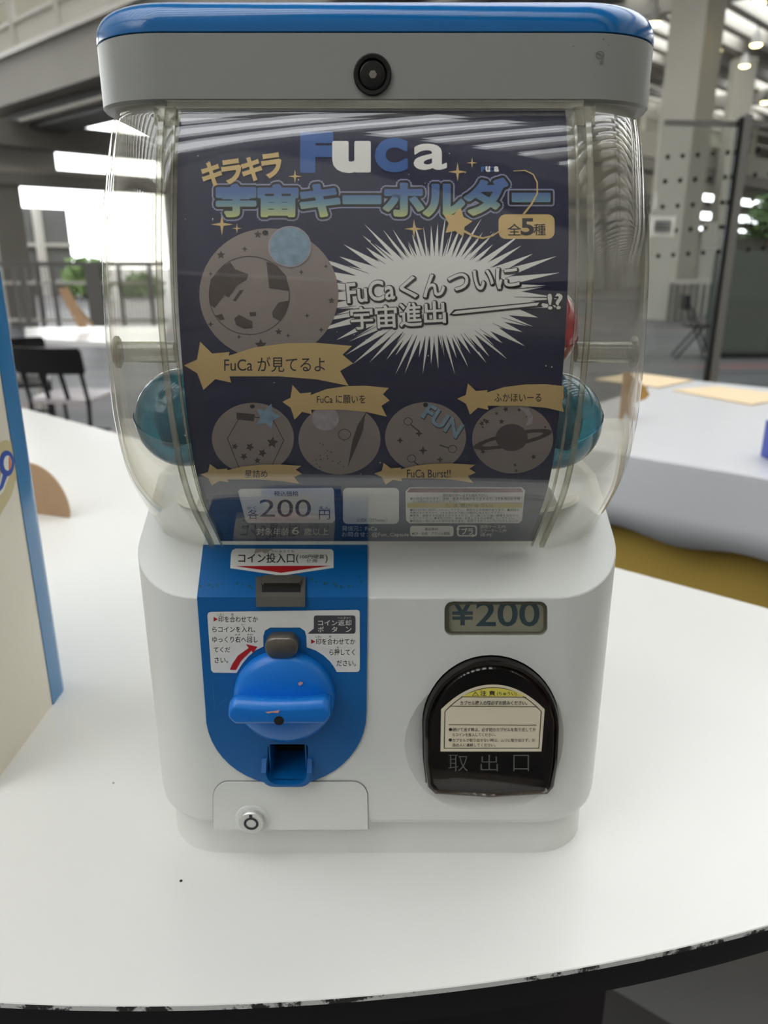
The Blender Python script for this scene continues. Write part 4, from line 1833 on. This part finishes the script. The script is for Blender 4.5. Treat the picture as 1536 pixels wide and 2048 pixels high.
mk('keyhole', bm, M_metal, ll)
lm = lambda u, v, h: PY(u, v, -0.004 - h)
pr = Print(lm, None, 0.0001, 0.0)
pr.ring(ellipse(1200, 110, 9, 8, 12), ellipse(1200, 110, 6.5, 6, 12), MS, 1)
pr.poly(ellipse(1203, 124, 4, 2.5, 8), MS, 1)
pr.poly(stroke([(1192, 105), (1208, 113)], 1.6), MS, 1)
pr.poly(ellipse(1207, 78, 1.3, 2, 8), MS, 1)
pr.poly(ellipse(1217, 90, 1.3, 1.3, 8), MS, 1)
pr.poly(ellipse(1147, 92, 1.8, 1.2, 8), MS, 1)
pr.build('grey_scuff', lidb, 'small grey scuff marks')

# ================================================================== capsules in the dome
def capsule(c, r, shellm, label, tilt, seed, grp):
    t = empty('toy_capsule', c, label, 'capsule', grp)
    ax = Vector((math.sin(tilt) * 0.6, -0.3, math.cos(tilt))).normalized()
    for nm, s in (('upper_shell', 1), ('lower_shell', -1)):
        bm = nb()
        pf = [(s * r * math.sin(PI / 2 * k / 10), max(1e-4, r * math.cos(PI / 2 * k / 10))) for k in range(11)]
        pf[0] = (0, r * (1.0 if s > 0 else 1.02))
        add_lathe(bm, c, ax, pf, 32, cap0=False, cap1=True)
        o = mk(nm, bm, shellm, t, 60)
    rd = random.Random(seed)
    bm = nb()
    bmesh.ops.create_icosphere(bm, subdivisions=3, radius=r * 0.72)
    for v in bm.verts:
        v.co *= 0.86 + 0.14 * math.sin(v.co.x * 190 + seed) * math.cos(v.co.z * 160)
    bmesh.ops.translate(bm, verts=bm.verts[:], vec=c)
    mk('packed_toy', bm, mat('packed_dark_toy', (26, 66, 80), 0.6, var=0.4, scale=60), t, 60)
    return t


cl = Vector((-0.125, 0.026, 0.337))
capsule(cl, 0.0318, M_caps, 'teal capsule inside the dome left of the poster', 0.3, 1, 'capsules in the dome')
cr_ = Vector((0.1165, 0.03, 0.334))
capsule(cr_, 0.0318, M_caps, 'teal capsule inside the dome right of the poster', -0.4, 2, 'capsules in the dome')
capsule(Vector((0.1005, 0.048, 0.392)), 0.0318, M_capsr, 'red capsule inside the dome above the right teal one', 0.2, 3, 'capsules in the dome')

# ================================================================== poster inside the clear front
def ray_prof(py, ins):
    """where the sight line of picture row py meets the curved card"""
    d = ray(768, py)
    lo, hi = 0.2, 0.9
    f = lambda s: (CAM.y + d.y * s) - (yF(CAM.z + d.z * s) + ins)
    for _ in range(48):
        mid = (lo + hi) / 2
        if f(mid) < 0:
            lo = mid
        else:
            hi = mid
    return lo


RP_CACHE = {}
INS = 0.0042


def pmap(u, v, h):
    if v not in RP_CACHE:
        RP_CACHE[v] = ray_prof(v, INS)
    s = RP_CACHE[v]
    p = CAM + ray(u, v) * s
    return p + nF(p.z) * h


POSTER = empty('display_card', (0, 0.0, 0.24), 'navy keychain display card behind the clear front of the dome', 'poster')
bm = nb()
rows = []
for i in range(61):
    z = 0.247 + (0.5125 - 0.247) * i / 60
    y = yF(z) + INS
    e = (0.512 - z) / 0.265
    xa, xb = -0.1055 - 0.005 * e, 0.1035 + 0.004 * e
    n_ = nF(z)
    rows.append([(xa, y, z), (xb, y, z), (xb, y - n_.y * 0.0004, z - n_.z * 0.0004), (xa, y - n_.y * 0.0004, z - n_.z * 0.0004)])
add_loft(bm, rows)
mk('card_sheet', bm, M_navy, POSTER, 60)


def pprint():
    return Print(pmap, 14.0, 0.00009, 0.00012)


# starry specks
pr = pprint()
rd = random.Random(11)
for _ in range(60):
    x, y = rd.uniform(370, 1118), rd.uniform(300, 960)
    r = rd.choice((0.7, 0.9, 1.3))
    pr.poly(ellipse(x, y, r, r, 6), M_pwhite, 0)
pr.build('star_specks', POSTER)
# bottom band
pr = pprint()
pr.poly([(430, 1030), (1085, 1030), (1070, 1082), (440, 1082)], M_slate, 0)
pr.build('bottom_band', POSTER)
# logo
pr = pprint()
for s, bx, m in (('F', (605, 267, 662, 343), M_pblue), ('u', (670, 286, 736, 343), M_pwhite), ('C', (752, 278, 813, 343), M_pblue), ('a', (826, 286, 895, 342), M_pwhite)):
    pr.fat(s, (bx[0] + 4, bx[1] + 4, bx[2] - 4, bx[3] - 4), m, 1, 1.2 if s == 'a' else 2.6, 0.01 if s == 'a' else 0.045, n=12)
pr.build('logo_lettering', POSTER, 'blue and white block lettering')
pr = pprint()
for s, x0, m in (('F', 963, M_pblue), ('u', 972, M_pwhite), ('C', 980, M_pblue), ('a', 989, M_pwhite)):
    pr.text(s, (x0, 334, x0 + 7.5, 343), m, 1, 0.05)
pr.build('small_lettering', POSTER)
# title
pr = pprint()
T = [('宇', (436, 372, 509, 431)), ('宙', (519, 372, 593, 431)), ('キ', (604, 372, 677, 431)), ('ー', (688, 394, 760, 406)), ('ホ', (770, 370, 844, 430)), ('ル', (850, 372, 926, 430)), ('ダ', (932, 360, 1012, 428)), ('ー', (1026, 389, 1098, 402))]
Mg = gradient_mat(pmap(768, 432, 0).z - 0.24, pmap(768, 368, 0).z - 0.24)
for s, bx in T:
    if s == 'ー':
        x0, y0, x1, y1 = bx
        for m, g, l in ((M_glow, 11, 1), (M_pink, 8, 2), (Mg, 3, 3)):
            pr.poly(rrect(x0 - g, y0 - g, x1 + g, y1 + g, 3 if l > 1 else 6, 3), m, l)
    else:
        pr.fat(s, bx, M_glow, 1, 10.5)
        pr.fat(s, bx, M_pink, 2, 7.5)
        pr.fat(s, bx, Mg, 3, 2.6, n=8)
pr.build('title_lettering', POSTER, 'blue to yellow title characters with dark outline')
pr = pprint()
for i, (s, x, y) in enumerate((('キ', 404, 327), ('ラ', 444, 322), ('キ', 484, 317), ('ラ', 524, 310))):
    pr.text(s, (x + 2, y, x + 38, y + 44), M_tan, 5, 0.045, rot=-8)
pr.build('subtitle_lettering', POSTER, 'tan handwritten characters')
pr = pprint()
for x, y, r in ((444, 449, 22), (474, 457, 10), (590, 353, 14), (915, 344, 19), (944, 326, 11), (828, 458, 19)):
    pr.poly(star4(x, y, r), M_tan, 1)
pr.build('sparkles', POSTER)
pr = pprint()
pr.poly(star5(914, 446, 31, 0.22, 0.55), M_tan, 6)
pr.poly(stroke([(926, 462), (945, 472), (965, 477), (985, 472), (1003, 460)], 5, 2), M_tan, 6)
pr.poly(stroke([(1026, 343), (1050, 342), (1066, 350), (1074, 366), (1074, 388), (1062, 410), (1046, 430)], 1.5, 4), M_tan, 6)
pr.build('shooting_star', POSTER, 'tan five pointed star with a thin trail')
pr = pprint()
pr.poly(rrect(997, 429, 1109, 478, 14, 6), M_tan, 1)
pr.text('全', (1015, 448, 1042, 471), M_pink, 2, 0.01)
pr.text('5', (1043, 438, 1066, 470), M_pink, 2, 0.03)
pr.text('種', (1067, 448, 1091, 471), M_pink, 2, 0.01)
pr.build('count_badge', POSTER, 'tan rounded badge')

# burst
pr = pprint()
rd = random.Random(23)
cx, cy = 868, 592
pts = []
NS = 62
for k in range(NS):
    a = 2 * PI * (k + rd.uniform(-0.2, 0.2)) / NS
    ca, sa = math.cos(a), math.sin(a)
    big = rd.uniform(0.74, 1.04)
    R = 1 / math.sqrt((ca / 285) ** 2 + (sa / 160) ** 2) * big
    pts.append((min(1127, cx + R * ca), cy + R * sa))
    a2 = 2 * PI * (k + 0.5) / NS
    ca, sa = math.cos(a2), math.sin(a2)
    R = 1 / math.sqrt((ca / 190) ** 2 + (sa / 88) ** 2) * rd.uniform(0.86, 1.04)
    pts.append((min(1120, cx + R * ca), cy + R * sa))
pr.poly(pts, M_pwhite, 1)
ins = []
for k in range(46):
    a = 2 * PI * (k + rd.random() * 0.6) / 46
    ca, sa = math.cos(a), math.sin(a)
    R0_ = 1 / math.sqrt((ca / 200) ** 2 + (sa / 100) ** 2)
    R1_ = R0_ * rd.uniform(1.15, 1.4)
    pr.poly(stroke([(min(1124, cx + R0_ * 0.8 * ca), cy + R0_ * 0.8 * sa), (min(1127, cx + R1_ * ca), cy + R1_ * sa)], 0.6, 3.0), M_navy, 2)
pr.build('burst_shape', POSTER, 'white spiky speech burst')
pr = pprint()


def btext(s, bx, rot):
    pr.fat(s, (bx[0] + 1.5, bx[1] + 1.5, bx[2] + 1.5, bx[3] + 1.5), M_pink, 3, 4.2, 0.0, rot, 10)
    pr.text(s, bx, M_pwhite, 5, 0.018, rot)


btext('FuCa', (694, 563, 788, 602), -5)
for s, bx in (('く', (800, 554, 832, 596)), ('ん', (845, 549, 888, 592)), ('つ', (897, 548, 936, 580)), ('い', (948, 540, 985, 578)), ('に', (992, 535, 1036, 575))):
    btext(s, bx, -7)
for s, bx in (('宇', (702, 614, 745, 658)), ('宙', (751, 611, 793, 655)), ('進', (799, 606, 842, 652)), ('出', (848, 603, 890, 646))):
    btext(s, bx, -3)
pr.poly([(898, 630), (908, 619), (1088, 602), (1082, 610), (1086, 614), (910, 632)], M_pink, 3)
pr.poly([(904, 628), (911, 622), (1078, 605), (1074, 611), (912, 628)], M_pwhite, 5)
btext('!?', (1096, 588, 1124, 618), -2)
pr.build('burst_lettering', POSTER, 'white outlined headline characters')


# keychain pictures
def disc(name, c, rx, ry):
    pr = pprint()
    pr.poly(ellipse(c[0], c[1], rx, ry, 56), M_disc, 3)
    return pr


def z3(x, y):
    return (180 + x * 0.3776, 450 + y * 0.3776)


def ol_ring(pr, cx, cy, rx, ry, w, m, l):
    pr.ring(ellipse(cx, cy, rx, ry), ellipse(cx, cy, rx - w, ry - w), m, l)


pr = disc('k', (538, 588), 139, 131)
ol_ring(pr, 499, 591, 81, 79, 1.6, M_discd, 5)
for poly in ([(640, 290), (700, 220), (745, 198), (770, 235), (840, 262), (830, 290), (780, 320), (760, 350), (735, 385), (715, 370), (690, 400), (660, 440), (635, 420), (630, 350)],
             [(935, 195), (990, 215), (1040, 270), (1055, 350), (950, 335)], [(765, 495), (790, 475), (860, 510), (862, 545), (820, 550), (775, 530)],
             [(965, 460), (1000, 410), (1055, 400), (1045, 450), (1010, 510), (970, 490)], [(758, 400), (795, 345), (815, 345), (772, 405)], [(665, 480), (700, 470), (715, 500), (690, 505)], [(845, 462), (880, 460), (880, 480), (850, 485)]):
    pr.poly([z3(*p) for p in poly], M_discd, 5)
for x, y, r in ((695, 160, 22), (890, 52, 20), (905, 635, 32), (1000, 565, 18), (1280, 400, 18), (1225, 555, 15), (820, 128, 16), (640, 525, 16), (640, 260, 14), (1250, 220, 12), (790, 592, 12), (1050, 585, 12), (1120, 250, 14), (1150, 480, 14)):
    q = z3(x, y)
    pr.poly(star4(q[0], q[1], r * 0.4, 0.35) if r < 18 else star5(q[0], q[1], r * 0.4), M_discd, 5)
pr.poly(ellipse(580, 494, 42, 40), M_charm, 6)
ol_ring(pr, 580, 494, 43, 41, 2.5, M_charmp, 7)
pr.poly(ellipse(531, 466, 6, 5, 14), M_pink, 6)
pr.build('keychain_picture', POSTER, 'large grey wooden disc with an engraved globe and blue charm')

pr = disc('k', (506, 876), 82, 71)
hexa = [(455, 876), (482, 830), (546, 838), (568, 880), (544, 930), (478, 934)]
pr.poly(stroke(hexa + [hexa[0]], 1.8), M_discd, 5)
pr.poly([(473, 824), (510, 828), (508, 842), (474, 838)], M_discd, 5)
for x, y, r in ((500, 893, 9), (525, 905, 9), (488, 912, 8), (545, 884, 12), (470, 892, 7), (515, 920, 7)):
    pr.poly(star5(x, y, r, x * 0.3), M_discd, 5)
pr.poly(star5(535, 832, 27, 0.3, 0.5), M_charm, 6)
pr.poly(ellipse(505, 812, 5, 4, 12), M_pink, 6)
pr.build('keychain_picture', POSTER, 'grey disc with a star filled jar, leftmost of the small discs')

pr = disc('k', (679, 878), 82, 70)
ol_ring(pr, 689, 868, 13, 11, 1.4, M_discd, 5)
pr.poly([(697, 925), (705, 880), (716, 848), (731, 825), (726, 860), (714, 890), (702, 918)], M_discd, 5)
pr.poly(stroke([(696, 932), (712, 880), (732, 824)], 1.4), M_discd, 5)
for i in range(16):
    rd = random.Random(i)
    pr.poly(ellipse(rd.uniform(625, 690), rd.uniform(880, 935), 1.4, 1.2, 8), M_discd, 5)
pr.poly(ellipse(651, 836, 28, 25), M_charmp, 6)
ol_ring(pr, 651, 836, 29, 26, 2.2, M_disc, 7)
pr.build('keychain_picture', POSTER, 'grey disc with a feather and pale round charm')

pr = disc('k', (851, 874), 81, 70)
for x, y in ((816, 842), (905, 897), (823, 916)):
    ol_ring(pr, x, y, 9, 8, 1.4, M_discd, 5)
    pr.poly(stroke([(x + 5, y + 6), (x + 22, y + 20)] if x < 900 else [(x - 8, y - 2), (x - 26, y - 8)], 2.4), M_discd, 5)
for x, y, r in ((846, 900, 9), (880, 918, 7), (800, 880, 7), (838, 866, 8)):
    pr.poly(star4(x, y, r, 0.4), M_discd, 5)
pr.text('FUN', (846, 828, 926, 858), M_inkshade, 5, 0.05, rot=32)
pr.text('FUN', (845, 826, 925, 856), M_charm, 6, 0.03, rot=32)
pr.poly(ellipse(851, 809, 5, 4.5, 12), M_pink, 6)
pr.build('keychain_picture', POSTER, 'grey disc with a clear letter charm')

pr = disc('k', (1025, 877), 81, 69)
ro, ri = [], []
for k in range(48):
    a = 2 * PI * k / 48
    for L_, rx, ry in ((ro, 80, 14), (ri, 62, 7)):
        u, v = rx * math.cos(a), ry * math.sin(a)
        c_, s_ = math.cos(-0.2), math.sin(-0.2)
        L_.append((1025 + u * c_ - v * s_, 878 + u * s_ + v * c_))
pr.ring(ro, ri, M_discd, 5)
pr.poly(ellipse(1023, 874, 32, 27), mat('poster_saturn', (84, 72, 72), 0.6), 6)
rd = random.Random(3)
for i in range(22):
    a = rd.uniform(0, 2 * PI)
    q = rd.uniform(0.55, 0.92)
    x, y = 1025 + 81 * q * math.cos(a), 877 + 69 * q * math.sin(a)
    if abs(y - 877) > 18:
        pr.poly(star5(x, y, rd.choice((3, 4, 6)), rd.random()), M_discd, 5)
pr.poly([(1036, 812), (1056, 816), (1066, 832), (1064, 846), (1050, 852), (1056, 838), (1050, 824)], M_charmp, 7)
pr.build('keychain_picture', POSTER, 'grey disc with a ringed planet, rightmost of the small discs')

BN = [(500, 742), (568, 712), (585, 618), (648, 680), (740, 672), (735, 692), (870, 648), (1040, 626), (1200, 624), (1388, 640), (1338, 686), (1393, 732), (1325, 772), (1370, 850), (1200, 816), (1000, 800), (740, 800), (748, 833), (665, 815), (602, 872), (570, 785)]


def banner(x0, y0, x1, y1, s, bx, label):
    pr = pprint()
    pr.poly([(min(1127, x0 + (x - 500) / 893 * (x1 - x0)), y0 + (y - 618) / 254 * (y1 - y0)) for x, y in BN], M_tan, 9)
    pr.text(s, bx, M_pink, 10, 0.004)
    pr.build('star_banner', POSTER, label)


banner(369, 683, 706, 779, 'FuCa が見てるよ', (449, 713, 650, 743), 'large tan shooting star banner')
banner(565, 769, 779, 838, 'FuCa に願いを', (634, 789, 731, 806), 'tan banner over the second small disc')
banner(914, 766, 1140, 828, 'ふかほいーる', (988, 786, 1082, 802), 'tan banner over the ringed planet disc')
banner(401, 926, 604, 969, '星詰め', (490, 938, 535, 953), 'tan banner under the jar disc')
banner(748, 924, 951, 967, 'FuCa Burst!!', (814, 937, 901, 953), 'tan banner under the letter charm disc')

# price box, code box, caution box
pr = pprint()
pr.poly([(476, 982), (481, 977), (664, 975), (668, 979), (670, 1039), (665, 1045), (496, 1045), (491, 1040)], M_pwhite, 2)
Mn = mat('poster_navy_ink', (26, 34, 74), 0.55)
pr.text('税込価格', (548, 981, 597, 992), M_pink, 3)
pr.text('200', (519, 998, 622, 1033), Mn, 3, 0.0)
pr.text('各', (495, 1018, 517, 1037), Mn, 3)
pr.text('かく', (494, 1011, 512, 1018), Mn, 3)
pr.text('円', (638, 1019, 660, 1038), Mn, 3)
pr.text('えん', (638, 1011, 660, 1018), Mn, 3)
pr.build('price_box', POSTER, 'white price box')
pr = pprint()
pr.poly(rrect(686, 975, 798, 1047, 9, 5), M_pwhite, 2)
pr.text('公式X（旧Twitter）', (713, 1035, 774, 1043), M_pink, 3)
pr.build('contact_box', POSTER, 'white rounded box left blank')
pr = pprint()
for s, bx in (('対象年齢', (513, 1055, 578, 1070)), ('6', (584, 1053, 598, 1068)), ('歳以上', (608, 1055, 657, 1070)), ('発信元：FuCa', (684, 1051, 754, 1061)), ('お問合せ：@Fun_Capsule', (684, 1063, 818, 1074))):
    pr.text(s, bx, M_pwhite, 2)
pr.build('footer_lettering', POSTER)
pr = pprint()
oo = [(811, 982), (819, 974), (1043, 974), (1050, 980), (1044, 1040), (1038, 1046), (819, 1046), (812, 1040)]
pr.poly(oo, M_pwhite, 1)
ii = [(814, 984), (1047, 984), (1042, 1040), (1036, 1044), (820, 1044), (815, 1040)]
pr.poly([(814, 984), (820, 976), (1042, 976), (1047, 984)], M_pred, 2)
pr.poly([(814, 1005), (1045.5, 1005), (1044.6, 1015), (814.5, 1015)], M_pyel, 2)
pr.poly([(905, 984), (910, 978), (916, 984)], M_pink, 3)
pr.text('警 告(けいこく)', (924, 977, 988, 984), M_pink, 3)
pr.text('⚠ 注 意(ちゅうい)', (888, 1006, 985, 1014), M_pink, 3)
for s, bx in (('開封前の方へ 必ずお読み下さい。', (886, 987, 976, 993)), ('●小部品があります。誤飲・窒息の危険がありますので、3才未満のお子様', (820, 993.5, 1040, 999)), ('には絶対に与えないでください。', (826, 999.5, 920, 1004.5)),
              ('●お口の中に絶対に入れないで下さい。窒息などの危険があります。●破損の', (820, 1016, 1038, 1021.5)), ('危険がありますので、3才未満のお子様には絶対に与えないで下さい。', (820, 1022, 1008, 1027)), ('●衝撃・破損する可能性がありますので、引っ張ったり強い衝撃を与えたり', (820, 1027.5, 1036, 1032.5)), ('しないで下さい。●変形の恐れ、破損・変質したものは使用しないで下さい。', (820, 1033, 1030, 1037.5)), ('●商品の一部に尖った部分があります。危険ですので人に向けたりしないで', (820, 1038, 1036, 1043.5))):
    pr.text(s, bx, M_pink, 3)
pr.build('caution_box', POSTER, 'white box with maroon and mustard bands')
pr = pprint()
pr.poly(rrect(820, 1051, 907, 1072, 5, 4), M_pwhite, 2)
pr.text('製品素材', (850, 1054, 876, 1060), M_pink, 3, 0.01)
pr.text('MDF・合板　アクリル樹脂', (824, 1063, 900, 1069), M_pink, 3, 0.01)
pr.build('material_box', POSTER)
pr = pprint()
rA, rB = rrect(914, 1050, 954, 1072, 5, 4), rrect(917, 1052.5, 951, 1069.5, 4, 4)
pr.ring(rA, rB, M_pwhite, 2)
pr.poly([(912, 1056), (920, 1056), (916, 1062)], M_pwhite, 3)
pr.poly([(944, 1066), (944, 1074), (950, 1070)], M_pwhite, 3)
pr.text('プラ', (923, 1055, 946, 1068), M_pwhite, 3, 0.02)
for s, bx in (('透明ケース:PS', (960, 1049, 1011, 1056)), ('カラーケース:PP', (960, 1057, 1013, 1064)), ('袋:PE', (960, 1065, 984, 1072))):
    pr.text(s, bx, M_pwhite, 3)
pr.build('recycling_mark', POSTER, 'white recycling mark and plastics list')
